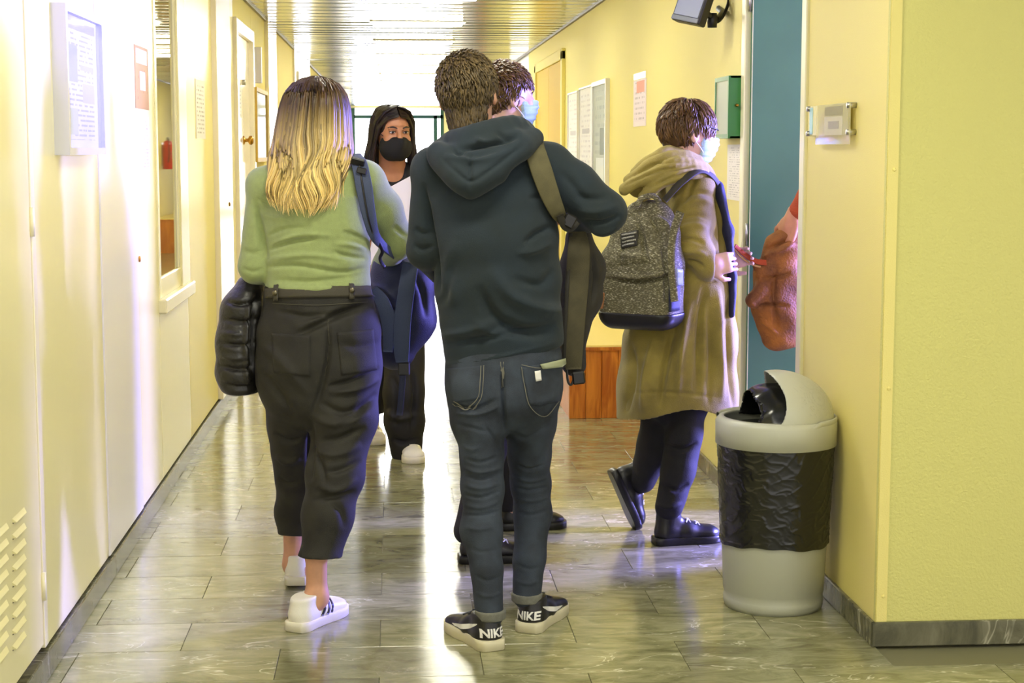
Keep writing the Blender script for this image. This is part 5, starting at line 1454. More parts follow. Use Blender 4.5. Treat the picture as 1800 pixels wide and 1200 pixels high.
# olive and black backpack on his right shoulder
M_olive = mat('olive_canvas', srgb(92, 86, 56), .8, noise=.2, nscale=30, bump=.3, bscale=600)
M_olive_d = mat('dark_canvas', srgb(46, 43, 36), .8, noise=.2, nscale=20, bump=.3, bscale=600)
b2 = empty('backpack', pt(1015, 670, 5.15), 'olive and black backpack worn on the shoulder over the dark hoodie', 'backpack')
f = Field(*bounds([pt(985, 390, 5.0), pt(1065, 660, 5.4)], .1), .006)
f.chain([nd(1018, 420, 5.24, 26, .10), nd(1024, 470, 5.24, 36, .12), nd(1020, 520, 5.24, 36, .12), nd(1008, 580, 5.23, 24, .11), nd(1008, 640, 5.22, 22, .09)], .03)
sdf_obj('body', f, M_olive_d, b2, [([(1040, 440), (1048, 490), (1040, 540)], 4, -.008), ([(1000, 570), (1015, 576), (1030, 570)], 3, -.005)], (.003, 30, 4))
strap = [(936, 238, 5.085), (940, 262, 5.00), (952, 300, 4.975), (966, 340, 4.975), (980, 372, 4.99), (990, 388, 5.02)]
ribbon('shoulder_strap', [pt(*s_) for s_ in strap], [.062, .064, .064, .058, .046, .03], .009, [(.1, -.5, 1), (.2, -1, .45), (.1, -1, .1), (.1, -1, .05), (.1, -1, .0), (.2, -1, 0)], M_olive, b2, 40)
ribbon('strap_webbing', [pt(984, 378, 4.98), pt(992, 398, 5.0), pt(1004, 402, 5.02), pt(1016, 390, 5.03)], [.022, .02, .018, .016], .004, (0, -1, .1), M_olive_d, b2, 20)
box('buckle', (-.018, -.006, -.02), (.018, .006, .02), M_black, b2, .004, M=Matrix.Translation(pt(1001, 388, 5.0)) @ Matrix.Rotation(.5, 4, 'Y'))
ribbon('hanging_strap', [pt(1016, 408, 5.13), pt(1017, 440, 5.105), pt(1014, 500, 5.10), pt(1010, 560, 5.10), pt(1008, 610, 5.105), pt(1008, 648, 5.12)], [.05, .07, .072, .066, .06, .05], .011, (0, -1, .03), mat('shaded_olive_canvas', srgb(80, 74, 50), .8, noise=.25, nscale=25, bump=.4, bscale=500), b2, 40)  # darker olive: shade on the hanging strap put into its colour
ribbon('strap_trim', [pt(1003, 410, 5.122), pt(997, 500, 5.092), pt(993, 580, 5.092), pt(991, 645, 5.112)], .012, .006, (-.2, -1, .03), M_olive_d, b2, 24)
boxes('buckle', [], M_black, b2) if False else box('buckle', (-.02, -.007, -.02), (.02, .007, .02), M_black, b2, .005, M=Matrix.Translation(pt(1017, 664, 5.12)) @ Matrix.Rotation(-.1, 4, 'Y'))
tube('strap_loop', [pt(996, 640, 5.12), pt(998, 668, 5.12), pt(1004, 676, 5.12), pt(1010, 662, 5.12)], .004, M_black, b2, n=16)
def fp(px, py, z=0):
    d = F3 * FPX + R3 * (px - 900) + U3 * (600 - py); return C3 + d * ((z - CAMH) / d[2])
M_blue_mask = mat('pale_blue_mask', srgb(176, 210, 226), .7, bump=.15, bscale=200)
M_black_mask = mat('black_cloth_mask', srgb(22, 21, 24), .8, bump=.15, bscale=400)
M_elastic = mat('white_elastic', srgb(232, 230, 228), .7)

def face_mask(parent, c, ax, s, m, loop_m, pleats=True):
    r, f, u = ax; Mx = np.array([r, f, u]); L = lambda a, b, d: c + (r * a + f * b + u * d) * s
    fd = Field(c - .17, c + .17, .004)
    fd.ell(L(0, .036, -.055), np.array([.074, .080, .070]) * s, .0, Mx)
    fd.ell(L(0, .098, -.03), np.array([.022, .036, .036]) * s, .025, Mx)
    fd.half(L(0, .11, -.010), u + f * .06, .006); fd.half(L(0, .03, 0), -f, .006); fd.half(L(0, .06, -.118), -u + f * .1, .006)
    V, Q = fd.net(); V = relax(V, Q, 2)
    if pleats:
        N = vnormals(V, Q); h = ((V - c) @ u) / s
        V = V + N * (.0018 * np.sin(h * 300))[:, None]
    mk = link('face_mask', mesh_np('face_mask', V, Q), m, parent)
    for sd in (-1, 1):
        for d0, d1 in ((-.012, .018), (-.10, -.03)):
            tube('ear_loop', [L(sd * .055, .055, d0), L(sd * .072, .03, (d0 + d1) / 2), L(sd * .085, -.008, d1)], .0018, loop_m, mk, k=5, n=12)
    return mk

def eyes(parent, c, ax, s):
    r, f, u = ax; L = lambda a, b, d: c + (r * a + f * b + u * d) * s
    Mr = Matrix(((r[0], f[0], u[0]), (r[1], f[1], u[1]), (r[2], f[2], u[2]))).to_4x4()
    for sd in (-1, 1):
        for nm, mm, rad, off in (('eyeball', M_eyew, (.0125, .006, .0052), .0875), ('iris', M_eye, (.0055, .003, .0052), .0925)):
            bm = bmesh.new(); bmesh.ops.create_uvsphere(bm, u_segments=14, v_segments=8, radius=1)
            for v in bm.verts: v.co = Vector((v.co.x * rad[0] * s, v.co.y * rad[1] * s, v.co.z * rad[2] * s))
            bm.transform(Matrix.Translation(L(sd * .03, off, .012)) @ Mr)
            link(nm, bm_mesh(bm, nm, True), mm, parent)
        V, q = ribbon_arr([L(sd * .012, .1, .03), L(sd * .03, .097, .036), L(sd * .05, .08, .031)], [.003, .008, .003], .004, f, 10)
        link('eyebrow', mesh_np('eyebrow', V, q), M_eye, parent)
        V, q = ribbon_arr([L(sd * .017, .094, .013), L(sd * .03, .0975, .0185), L(sd * .045, .086, .013)], .003, .002, f, 10)
        link('eyelash', mesh_np('eyelash', V, q), M_eye, parent)

# ================================================================== person in black walking towards the camera
M_tee = mat('black_jersey', srgb(26, 24, 26), .85, bump=.2, bscale=500)
M_wide = mat('black_wide_trousers', srgb(30, 28, 28), .8, noise=.25, nscale=10, bump=.2, bscale=400)
def figure_black():
    Y = 8.15
    c = pt(691, 234, 8.05); ax = head_axes(163, -6, 0); s = 1.08
    hipA, hipB = pt(712, 560, 8.15), pt(668, 560, 8.2)
    knA, knB = pt(711, 690, 8.05), pt(662, 690, 8.4)
    anA, anB = pt(716, 795, 8.1), pt(650, 765, 8.62)
    shA, shB = pt(742, 318, 8.15), pt(640, 318, 8.15)
    elA, elB = pt(752, 405, 8.13), pt(634, 415, 8.15)
    wrA, wrB = pt(728, 372, 7.99), pt(655, 440, 8.0)
    f = Field(*bounds([c + [0, 0, .13], anA - [0, 0, .1], anB, elA, elB, wrA], .18), .0055)
    f.chain([nd(691, 320, Y, 42, .08), nd(691, 400, Y, 48, .09), nd(691, 480, Y, 44, .085), nd(690, 560, Y, 50, .09)], .04)
    head(f, c, ax, s, pt(690, 305, 8.13))
    f.chain([(pt(691, 320, Y), .06), (shA, .045), (elA, .036), (wrA, .026)], .03); f.chain([(pt(691, 320, Y), .06), (shB, .045), (elB, .036), (wrB, .026)], .03)
    hand(f, wrA, (-.6, -.35, .15), (.3, -.9, .2), -1, .8); hand(f, wrB, (.5, -.3, .2), (-.3, -.9, .3), 1, .8)
    hA, hB = fp(716, 800), fp(650, 780)
    for hp_, kn, an, hl in ((hipA, knA, anA, hA), (hipB, knB, anB, hB)):
        fw = dirv(172); b0 = np.array([an[0], an[1], .07])
        f.chain([(hp_, .075), (kn, .05), (an + [0, 0, .06], .034), (b0, .033)], .03); f.seg(b0, b0 + fw * .13 - [0, 0, .03], .03, .022, .02)
    p = sdf_obj('person', f, M_skin_tan)
    tag(p, 'dark-haired person in black walking towards the camera with a black face mask and white folder', 'person', 'people in the corridor')
    eyes(p, c, ax, s)
    face_mask(p, c, ax, s, M_black_mask, M_black_mask, False)
    f = Field(*bounds([pt(600, 280, 8.0), pt(780, 540, 8.3)], .1), .007)
    f.chain([nd(691, 312, Y, 50, .085), nd(691, 360, Y, 58, .115), nd(691, 440, Y, 54, .105), nd(691, 540, Y, 58, .11)], .03)
    f.seg(shA, shB, .06, .06, .04)
    f.chain([(shA, .06), ((shA + elA) / 2, .055)], .02); f.chain([(shB, .06), ((shB + elB) / 2, .055)], .02)
    f.seg(pt(690, 255, 8.13), pt(691, 303, 8.09), .06, .052, .01, mode=-1)
    sdf_obj('t_shirt', f, M_tee, p, (), (.002, 25, 2))
    f = Field(*bounds([pt(620, 500, 7.9), pt(760, 815, 8.75)], .12), .007)
    f.chain([nd(690, 520, Y, 54, .11), nd(690, 570, Y, 60, .125)], .03)
    f.chain([nd(712, 575, 8.15, 36, .115), nd(710, 690, 8.05, 37, .105), nd(711, 740, 8.06, 36, .10), nd(714, 800, 8.1, 26, .09)], .02)
    f.chain([nd(668, 575, 8.2, 36, .115), nd(660, 690, 8.4, 34, .105), nd(650, 766, 8.62, 24, .09)], .02)
    f.half(pt(714, 800, 8.1), (0, .62, -1), .005)
    sdf_obj('trousers', f, M_wide, p, [([(690, 660), (700, 700), (695, 750)], 4, -.012), ([(725, 650), (730, 700), (722, 760)], 4, -.012), ([(680, 720), (700, 735), (740, 728)], 5, .01), ([(688, 770), (710, 778), (738, 768)], 4, -.01)], (.003, 22, 3))
    for hl, an in ((hA, anA), (hB, anB)):
        shoe(p, (an[0] + .0, an[1] + .06), 172, .26, M_shoe_white, M_sole_white, h=.03, laces=M_sole_white, lining=M_sole_white, wide=1.1)
    # long straight dark hair parted in the middle
    M_h = hair_mat('dark_hair', srgb(44, 33, 28), srgb(40, 30, 32), 0, 1, .3, .8)
    r_, f_, u_ = ax; P = []; rg = np.random.RandomState(6)
    for i in range(1500):
        sd = -1 if i % 2 else 1
        b0 = rg.uniform(-.085, .085)
        y_ = np.linspace(0, 1, 14)
        L0 = rg.uniform(.84, 1.06)
        a_ = sd * np.interp(y_, [0, .12, .3, .55, 1], [.004, .05, .083, .093, .10 + rg.uniform(0, .03)]) * L0
        d_ = np.interp(y_, [0, .12, .3, .55, 1], [.12, .108, .055, -.04, rg.uniform(-.19, -.15)]) * (1 if 1 else 1)
        bb = b0 * np.interp(y_, [0, .12, .3, 1], [.75, .9, .62, .35]) - np.interp(y_, [0, .3, 1], [.008, .012, .02]) 
        if b0 > .03: bb = bb - np.interp(y_, [0, .2, .4, 1], [0, .004, .02, .03])
        P.append(c + s * (a_[:, None] * r_ + bb[:, None] * f_ + d_[:, None] * u_))
    for i in range(520):   # hairline swept to both sides of the parting
        sd = -1 if i % 2 else 1; h0 = rg.uniform(0, .05); t = np.linspace(0, 1, 14)
        a_ = sd * np.interp(t, [0, .2, .45, .7, 1], [.003, .045, .074, .086, .098]) * rg.uniform(.97, 1.05)
        bb = np.interp(t, [0, .2, .45, .7, 1], [.093 - h0, .078 - h0, .040 - h0 * .6, .018 - h0 * .4, .0]) + rg.uniform(-.003, .003)
        d_ = np.interp(t, [0, .2, .45, .7, 1], [.080 + h0 * .85, .070 + h0 * .8, .028 + h0 * .5, -.04, -.13 - rg.uniform(0, .05)])
        P.append(c + s * (a_[:, None] * r_ + bb[:, None] * f_ + d_[:, None] * u_))
    for i in range(300):
        t = np.linspace(0, 1, 14); a0 = rg.uniform(-.08, .08)
        bb = -np.interp(t, [0, .2, .5, 1], [.0, .07, .105, .085]) ; d_ = np.interp(t, [0, .2, .5, 1], [.122, .09, .0, -.17])
        P.append(c + s * ((a0 * np.interp(t, [0, .3, 1], [.3, 1, 1.1]))[:, None] * r_ + bb[:, None] * f_ + d_[:, None] * u_))
    h = locks('hair', P, .0042, M_h, p, k=5, seed=8)
    fc = Field(c - .19, c + .19, .006); Mx3 = np.array([r_, f_, u_])
    fc.ell(c + (-.014 * f_ + .034 * u_) * s, np.array([.081, .100, .090]) * s, .0, Mx3)
    fc.ell(c + f_ * .12 * s - u_ * .005 * s, np.array([.074, .10, .104]) * s, .01, Mx3, mode=-1)
    V, Q = fc.net(); me = mesh_np('hair_base', V, Q)
    ca = me.color_attributes.new('lock', 'FLOAT_COLOR', 'POINT'); ca.data.foreach_set('color', np.tile(np.array([.3, .2, 0, 1], np.float32), len(V)))
    link('hair_base', me, M_h, h)
    clip = bmesh.new(); bmesh.ops.create_uvsphere(clip, u_segments=14, v_segments=10, radius=.022)
    bmesh.ops.transform(clip, matrix=Matrix.Translation(pt(717, 218, 8.06)), verts=clip.verts)
    link('hair_bobble', bm_mesh(clip, 'hair_bobble', True), mat('pink_bobble', srgb(236, 120, 190), .5), p)
    return p
figure_black()
# white folder held in front
fo = empty('folder', pt(690, 470, 7.92), 'white paper folder held by the person in the black mask', 'folder')
q = [pt(722, 309, 7.93), pt(668, 338, 7.93), pt(644, 478, 7.95), pt(706, 462, 7.95)]
for i in range(3):
    off = np.array([.012 * i, .006 * i, .004 * i]); bm = bmesh.new()
    vs_ = [bm.verts.new(Vector(v + off)) for v in q] + [bm.verts.new(Vector(v + off + [0, .003, 0])) for v in q]
    bm.faces.new(vs_[:4]); bm.faces.new(vs_[4:][::-1])
    for k in range(4): bm.faces.new((vs_[k], vs_[4 + k], vs_[4 + (k + 1) % 4], vs_[(k + 1) % 4]))
    link('cover' if i == 0 else 'sheet', bm_mesh(bm, 'sheet'), mat('paper_white', srgb(240, 234, 240), .5) if i == 0 else bpy.data.materials['paper_white'], fo)

# ================================================================== person with the auburn hair behind the hoodie
M_dk = mat('charcoal_jacket', srgb(38, 38, 46), .8, bump=.2, bscale=400)
M_dkt = mat('charcoal_trousers', srgb(28, 27, 30), .8, bump=.2, bscale=400)
def figure_auburn():
    Y = 6.2
    c = pt(889, 172, Y); ax = head_axes(66, 2); s = 1.02
    r_, f_, u_ = ax
    shA, shB = pt(868, 280, Y - .18), pt(872, 280, Y + .17)
    elA, elB = pt(862, 430, Y - .2), pt(880, 430, Y + .2); wrA, wrB = pt(905, 520, Y - .14), pt(915, 520, Y + .16)
    hA, hB = fp(812, 988), fp(876, 930)
    hipA, hipB = pt(868, 600, Y - .07), pt(885, 600, Y + .08)
    anA = np.array([hA[0] + .05, hA[1], .09]); anB = np.array([hB[0] + .05, hB[1], .09])
    knA = (hipA + anA) / 2 + [.03, 0, 0]; knB = (hipB + anB) / 2 + [.04, 0, 0]
    f = Field(*bounds([c + [0, 0, .13], anA - [0, 0, .08], anB - [0, 0, .08], shA, shB, wrA, wrB], .2), .0065)
    f.chain([nd(874, 288, Y, 40, .12), nd(874, 400, Y, 44, .13), nd(876, 500, Y, 40, .12), nd(877, 600, Y, 42, .13)], .04)
    head(f, c, ax, s, pt(880, 285, Y))
    for a, b, w in ((shA, elA, wrA), (shB, elB, wrB)):
        f.chain([(pt(874, 310, Y), .05), (a, .045), (b, .038), (w, .027)], .03); hand(f, w, (w - b), (0, -1 if a is shA else 1, .2), 1, .5)
    for hp_, kn, an in ((hipA, knA, anA), (hipB, knB, anB)):
        f.chain([(hp_, .07), (kn, .05), (an, .034)], .03); f.seg(an - [0, 0, .03], an + dirv(85) * .13 - [0, 0, .05], .03, .022, .02)
    p = sdf_obj('person', f, M_skin_pale)
    tag(p, 'auburn-haired person in a pale mask, face in profile behind the dark hoodie', 'person', 'people in the corridor')
    eyes(p, c, ax, s); face_mask(p, c, ax, s, M_blue_mask, M_elastic)
    f = Field(*bounds([pt(820, 260, 5.95), pt(920, 620, 6.45)], .12), .008)
    f.chain([nd(874, 288, Y, 46, .15), nd(874, 400, Y, 50, .16), nd(876, 500, Y, 46, .15), nd(877, 610, Y, 47, .155)], .03)
    f.seg(shA, shB, .06, .06, .04)
    for a, b, w in ((shA, elA, wrA), (shB, elB, wrB)): f.chain([(a, .06), (b, .052), (w, .042)], .02)
    f.seg(pt(876, 246, Y), pt(876, 275, Y), .066, .07, .02)
    sdf_obj('jacket', f, M_dk, p, (), (.003, 24, 7))
    f = Field(*bounds([pt(820, 580, 5.9), hA - [.05, .05, 0], hB + [.15, .1, 0]], .12), .008)
    f.chain([nd(877, 590, Y, 44, .14), nd(877, 630, Y, 44, .14)], .03)
    for hp_, kn, an in ((hipA, knA, anA), (hipB, knB, anB)): f.chain([(hp_, .085), (kn, .066), (an + [-.02, 0, .03], .06)], .02)
    f.half((0, 0, .075), (0, 0, -1), .004)
    sdf_obj('trousers', f, M_dkt, p, (), (.003, 24, 8))
    for an in (anA, anB): shoe(p, (an[0] - .06, an[1]), 85, .28, M_shoe_black, M_shoe_black, h=.03, laces=M_elastic)
    M_h = hair_mat('auburn_hair', srgb(62, 44, 22), srgb(104, 76, 38), 0, 1, .45, .5)
    def region(a, b, d):
        if d > .05: return True
        if d > -.01: return b < .02
        return b < -.03 and d > -.08
    h = short_hair('hair', c, ax, s, M_h, p, region, n=2300, length=.036, lift=.014, seed=15, flow=lambda q: (.2, .5 if q[2] > .06 else -.3, -.6), rad=.0042, grow=1.03)
    f = Field(c - .17, c + .17, .006)
    f.ell(c + (-.014 * f_ + .036 * u_) * s, np.array([.078, .096, .09]) * s, .0, np.array([r_, f_, u_]))
    f.seg(c - f_ * .06 - u_ * .02, c - f_ * .05 - u_ * .075, (.06, .035), (.046, .028), .02, side=r_)
    f.half(c + f_ * .06 + u_ * .055, f_ - u_ * 1.1, .01)
    V, Q = f.net(); me = mesh_np('hair_base', V, Q)
    ca = me.color_attributes.new('lock', 'FLOAT_COLOR', 'POINT'); ca.data.foreach_set('color', np.tile(np.array([.25, .15, 0, 1], np.float32), len(V)))
    link('hair_base', me, M_h, h)
figure_auburn()

# ================================================================== person in the long olive coat going through the door
M_coat = mat('olive_khaki_cotton', srgb(152, 136, 64), .85, noise=.2, nscale=9, col2=srgb(126, 111, 52), bump=.3, bscale=300, sheen=.2)
M_coat_l = mat('khaki_hood_cotton', srgb(166, 150, 80), .85, noise=.2, nscale=14, bump=.3, bscale=300)
M_blk5 = mat('black_trousers', srgb(20, 19, 22), .8, bump=.2, bscale=300)
M_navytop = mat('dark_blue_knit', srgb(34, 38, 70), .8, bump=.2, bscale=300)
def figure_coat():
    Y = 6.32
    c = pt(1209, 234, 6.30); ax = head_axes(74, -3); s = 1.0
    r_, f_, u_ = ax
    shA, shB = pt(1222, 322, 6.22), pt(1205, 318, 6.50)
    elA, elB = pt(1208, 420, 6.15), pt(1235, 430, 6.55); wrA, wrB = pt(1243, 468, 6.13), pt(1268, 460, 6.50)
    h1, h2 = fp(1150, 957), None
    an1 = np.array([h1[0] + .055, h1[1], .10]); kn1 = pt(1198, 800, 6.28); hip1 = pt(1205, 660, 6.28)
    toe2 = fp(1106, 930); yw2 = 80
    heel2 = toe2 - dirv(yw2) * .085 + [0, 0, .235]
    _m = np.array(shoe_xf(heel2, yw2, -66, heel2[2])); an2 = _m[:3, :3] @ np.array([.06, 0, .15]) + _m[:3, 3]; kn2 = pt(1150, 800, 6.42); hip2 = pt(1180, 660, 6.4)
    f = Field(*bounds([c + [0, 0, .13], an1 - [0, 0, .08], an2, toe2, shA, shB, elA, wrA, wrB], .2), .0052)
    f.chain([nd(1205, 320, Y, 45, .12), nd(1205, 400, Y, 50, .13), nd(1205, 500, Y, 46, .12), nd(1195, 620, Y, 52, .13)], .04)
    head(f, c, ax, s, pt(1205, 305, 6.32))
    f.chain([(pt(1205, 322, Y), .05), (shA, .046), (elA, .04), (wrA, .028)], .03); f.chain([(pt(1205, 322, Y), .05), (shB, .046), (elB, .04), (wrB, .028)], .03)
    hand(f, wrA, (.72, .1, .12), (-.1, -1, .15), 1, .95, .95); hand(f, wrB, (.8, -.2, .2), (0, 1, 0), -1, .9, .95)
    f.chain([(hip1, .075), (kn1, .055), (an1, .022), (an1 - [0, 0, .05], .018)], .01); f.seg(an1 - [0, 0, .05], an1 + dirv(80) * .11 - [0, 0, .072], .016, .012, .005)
    f.chain([(hip2, .075), (kn2, .05), (an2, .026), (_m[:3, :3] @ np.array([.07, 0, .05]) + _m[:3, 3], .028), (_m[:3, :3] @ np.array([.2, 0, .035]) + _m[:3, 3], .02)], .02)
    p = sdf_obj('person', f, M_skin_pale)
    tag(p, 'short-haired person in a long olive coat stepping towards the open teal door', 'person', 'people in the corridor')
    eyes(p, c, ax, s); face_mask(p, c, ax, s, M_blue_mask, M_elastic)
    # coat
    f = Field(*bounds([pt(1070, 290, 6.0), pt(1310, 750, 6.65)], .1), .006)
    f.chain([nd(1208, 325, Y, 52, .15), nd(1212, 380, Y, 62, .17), nd(1214, 450, Y, 66, .18), nd(1206, 520, Y, 80, .19), nd(1194, 600, Y, 102, .20), nd(1191, 680, Y, 107, .21), nd(1191, 745, Y, 110, .21)], .03)
    f.seg(shA, shB, .07, .065, .04)
    f.chain([(shA, .072), (elA, .076)], .03); f.seg(elA, wrA, .068, .05, .02)
    f.chain([(shB, .068), (elB, .065), (wrB, .05)], .02)
    f.ell(wrA + [.05, 0, .0], (.04, .06, .06), .01, mode=-1)
    # scalloped hem, hollow below
    zt = lambda x: at(x, {0: 738, 1: 712, 2: 706, 3: 738}[0], Y)[2]
    za, zb_, zc_ = at(1085, 738, Y)[2], at(1200, 708, Y)[2], at(1295, 738, Y)[2]
    xa, xb, xc = at(1085, 700, Y)[0], at(1200, 700, Y)[0], at(1295, 700, Y)[0]
    def hem(X, Yy, Z):
        h = np.where(X < xb, zb_ + (za - zb_) * np.clip((xb - X) / (xb - xa), 0, 1.3) ** 1.4, zb_ + (zc_ - zb_) * np.clip((X - xb) / (xc - xb), 0, 1.3) ** 1.6)
        return h - Z
    sl, X, Yy, Z = f.sub(f.lo, f.lo + f.n * f.h)
    f.v = np.maximum(f.v, (hem(X, Yy, Z) + 0 * f.v).astype(np.float32))
    f.chain([nd(1194, 640, Y, 92, .18), nd(1191, 700, Y, 98, .195), nd(1191, 760, Y, 102, .2)], .01, mode=-1)
    st = [([(1240, 500), (1230, 580), (1225, 700)], 6, -.012), ([(1262, 500), (1262, 600), (1270, 710)], 7, .012), ([(1215, 520), (1200, 600), (1190, 710)], 6, .010), ([(1190, 560), (1170, 640), (1160, 720)], 6, -.012), ([(1150, 590), (1135, 660), (1130, 728)], 6, .010),
          ([(1108, 600), (1112, 660), (1100, 730)], 6, -.010), ([(1280, 520), (1283, 620), (1290, 725)], 4, -.010), ([(1245, 520), (1250, 620), (1245, 715)], 5, -.008), ([(1100, 690), (1180, 690), (1280, 700)], 3, -.003),
          ([(1200, 345), (1230, 338), (1258, 345)], 4, -.008), ([(1196, 365), (1228, 352), (1255, 360)], 5, .006), ([(1192, 385), (1225, 378), (1250, 385)], 4, -.006), ([(1184, 405), (1220, 395), (1245, 402)], 5, .006), ([(1184, 420), (1215, 420), (1240, 428)], 4, -.007), ([(1190, 440), (1220, 442), (1245, 450)], 5, .006), ([(1205, 458), (1225, 462), (1240, 472)], 4, -.006),
          ([(1228, 300), (1215, 330), (1200, 360)], 4, -.006), ([(1258, 330), (1268, 400), (1270, 470)], 4, -.010)]
    coat = sdf_obj('coat', f, M_coat, p, st, (.006, 18, 4, (1, 1, .35)))
    # gathered hood round the neck
    f = Field(*bounds([pt(1085, 255, 6.0), pt(1245, 350, 6.5)], .08), .0055)
    for (P_, r0, r1) in (([pt(1232, 292, 6.18), pt(1190, 288, 6.12), pt(1140, 310, 6.1), pt(1098, 333, 6.14)], .026, .022), ([pt(1225, 282, 6.2), pt(1185, 276, 6.16), pt(1140, 292, 6.14), pt(1108, 318, 6.16)], .028, .022),
                         ([pt(1215, 276, 6.28), pt(1180, 268, 6.24), pt(1150, 280, 6.2), pt(1118, 304, 6.2)], .026, .024), ([pt(1235, 302, 6.17), pt(1195, 306, 6.1), pt(1160, 322, 6.1), pt(1130, 345, 6.12)], .026, .022), ([pt(1180, 285, 6.3), pt(1150, 310, 6.3), pt(1120, 330, 6.26)], .05, .04)):
        S = spline(P_, 14)
        for i in range(13): f.seg(S[i], S[i + 1], r0 + (r1 - r0) * i / 13, r0 + (r1 - r0) * (i + 1) / 13, .006)
    sdf_obj('hood', f, M_coat_l, coat, [([(1095, 328), (1150, 302), (1225, 290)], 2.5, -.007), ([(1110, 312), (1160, 286), (1220, 282)], 2.5, -.006), ([(1125, 338), (1180, 312), (1232, 298)], 2.5, -.007)], (.003, 45, 5))
    tb = obj_bvh(coat)
    # open front edge with the dark blue top showing
    f = Field(*bounds([pt(1255, 310, 6.1), pt(1295, 560, 6.5)], .06), .006)
    f.chain([nd(1258, 325, 6.28, 10, .10), nd(1272, 400, 6.30, 12, .13), nd(1277, 480, 6.31, 11, .13), nd(1278, 550, 6.31, 7, .12)], .02)
    sdf_obj('knit_top', f, M_navytop, p, (), (.003, 40, 2))
    ribbon('strap', [pt(1240, 308, 6.13), pt(1262, 330, 6.14), pt(1272, 380, 6.14), pt(1274, 430, 6.14), pt(1262, 470, 6.12)], .03, .006, (.4, -1, .1), M_navytop, p, 24) if False else None
    # trousers
    f = Field(*bounds([pt(1070, 640, 6.0), pt(1250, 920, 6.6), an2], .12), .006)
    f.chain([nd(1195, 640, Y, 62, .14), nd(1188, 690, Y, 64, .15)], .03)
    f.chain([nd(1206, 680, 6.28, 36, .13), nd(1202, 760, 6.28, 33, .11), nd(1192, 830, 6.25, 30, .095), (an1 + [.0, 0, .05], (.054, .064))], .025)
    f.chain([nd(1172, 680, 6.4, 40, .13), nd(1152, 780, 6.42, 30, .10), nd(1128, 840, 6.46, 22, .075), (an2 + (kn2 - an2) * .12, (.05, .055))], .025)
    f.half(an1 + [0, 0, .0], (0, 0, -1), .004) if False else None
    sdf_obj('trousers', f, M_blk5, p, [([(1165, 780), (1200, 790), (1228, 778)], 4, -.007), ([(1162, 850), (1190, 862), (1212, 850)], 4, -.007), ([(1155, 885), (1175, 892), (1200, 884)], 3, .006)], (.003, 28, 6))
    o, fd, Mx = shoe(p, (h1[0] + .0, h1[1]), 78, .27, M_shoe_black, M_shoe_black, h=.03, high=True, laces=M_elastic, lining=M_shoe_black, wide=1.05)
    shoe(p, (heel2[0], heel2[1]), yw2, .26, M_shoe_black, M_shoe_black, h=.03, z=heel2[2], pitch=-66, high=True, laces=M_elastic, lining=M_shoe_black)
    M_h = hair_mat('chestnut_hair', srgb(62, 42, 24), srgb(112, 82, 46), 0, 1, .4, .45)
    def region(a, b, d):
        if d > .03: return b < .1
        if d > -.02: return b < .0
        return b < -.02 and d > -.085
    h = short_hair('hair', c, ax, s, M_h, p, region, n=1900, length=.06, lift=.012, seed=25, flow=lambda q: (.3 * (1 if q[0] > 0 else -1), .35 if q[1] > 0 else -.2, -1), rad=.004, grow=1.06)
    f = Field(c - .17, c + .17, .006)
    f.ell(c + (-.016 * f_ + .034 * u_) * s, np.array([.082, .10, .092]) * s, .0, np.array([r_, f_, u_]))
    f.seg(c - f_ * .066 - u_ * .02, c - f_ * .055 - u_ * .07, (.064, .035), (.05, .03), .02, side=r_)
    f.half(c + f_ * .06 + u_ * .045, f_ - u_ * 1.2, .01)
    V, Q = f.net(); me = mesh_np('hair_base', V, Q)
    ca = me.color_attributes.new('lock', 'FLOAT_COLOR', 'POINT'); ca.data.foreach_set('color', np.tile(np.array([.3, .3, 0, 1], np.float32), len(V)))
    link('hair_base', me, M_h, h)
    # spectacles arm
    tube('spectacle_arm', [c + r_ * .083 - f_ * .0 + u_ * .02, c + r_ * .078 + f_ * .07 + u_ * .022, c + r_ * .04 + f_ * .108 + u_ * .016], .0022, M_black, p, k=6, n=12)
figure_coat()

# speckled grey backpack on the coat
def speckle(name):
    m = bpy.data.materials.new(name); m.use_nodes = True; nt = m.node_tree; N = nt.nodes; L = nt.links; b = N['Principled BSDF']
    tc = N.new('ShaderNodeTexCoord'); mp = N.new('ShaderNodeMapping'); mp.inputs['Scale'].default_value = (1, 1, 2.4); mp.inputs['Rotation'].default_value = (0, .5, 0); L.new(tc.outputs['Object'], mp.inputs[0])
    n = N.new('ShaderNodeTexNoise'); n.inputs['Scale'].default_value = 120; n.inputs['Detail'].default_value = 2; L.new(mp.outputs[0], n.inputs['Vector'])
    r = N.new('ShaderNodeValToRGB'); e = r.color_ramp.elements; e[0].color = srgb(88, 84, 60); e[0].position = .45; e[1].color = srgb(206, 202, 176); e[1].position = .72
    x = e.new(.6); x.color = srgb(126, 120, 90)
    L.new(n.outputs['Fac'], r.inputs[0]); L.new(r.outputs[0], b.inputs['Base Color']); b.inputs['Roughness'].default_value = .8
    return m
M_spk = speckle('speckled_grey_canvas')
b5 = empty('backpack', pt(1128, 588, 6.1), 'speckled grey backpack with a black base worn over the olive coat', 'backpack')
sdv = np.array([.85, -.53, 0])
def bn_(px, py, hw, dep, Yb=6.1): return (pt(px, py, Yb), (hw * Yb / FPX / .9, dep))
nrm5 = np.array([-.53, -.85, 0]); Mb5 = np.array([sdv, -nrm5, [0, 0, 1.0]])
def shell5(f, g=0.0):
    f.rbox(pt(1128, 505, 6.12), np.array([.148 + g, .098 + g, .150 + g]), .062, .0, Mb5)
    f.chain([bn_(1142, 376, 38, .055, 6.14), bn_(1137, 405, 52, .08, 6.13), bn_(1131, 460, 62, .10, 6.12)], .05, sdv)
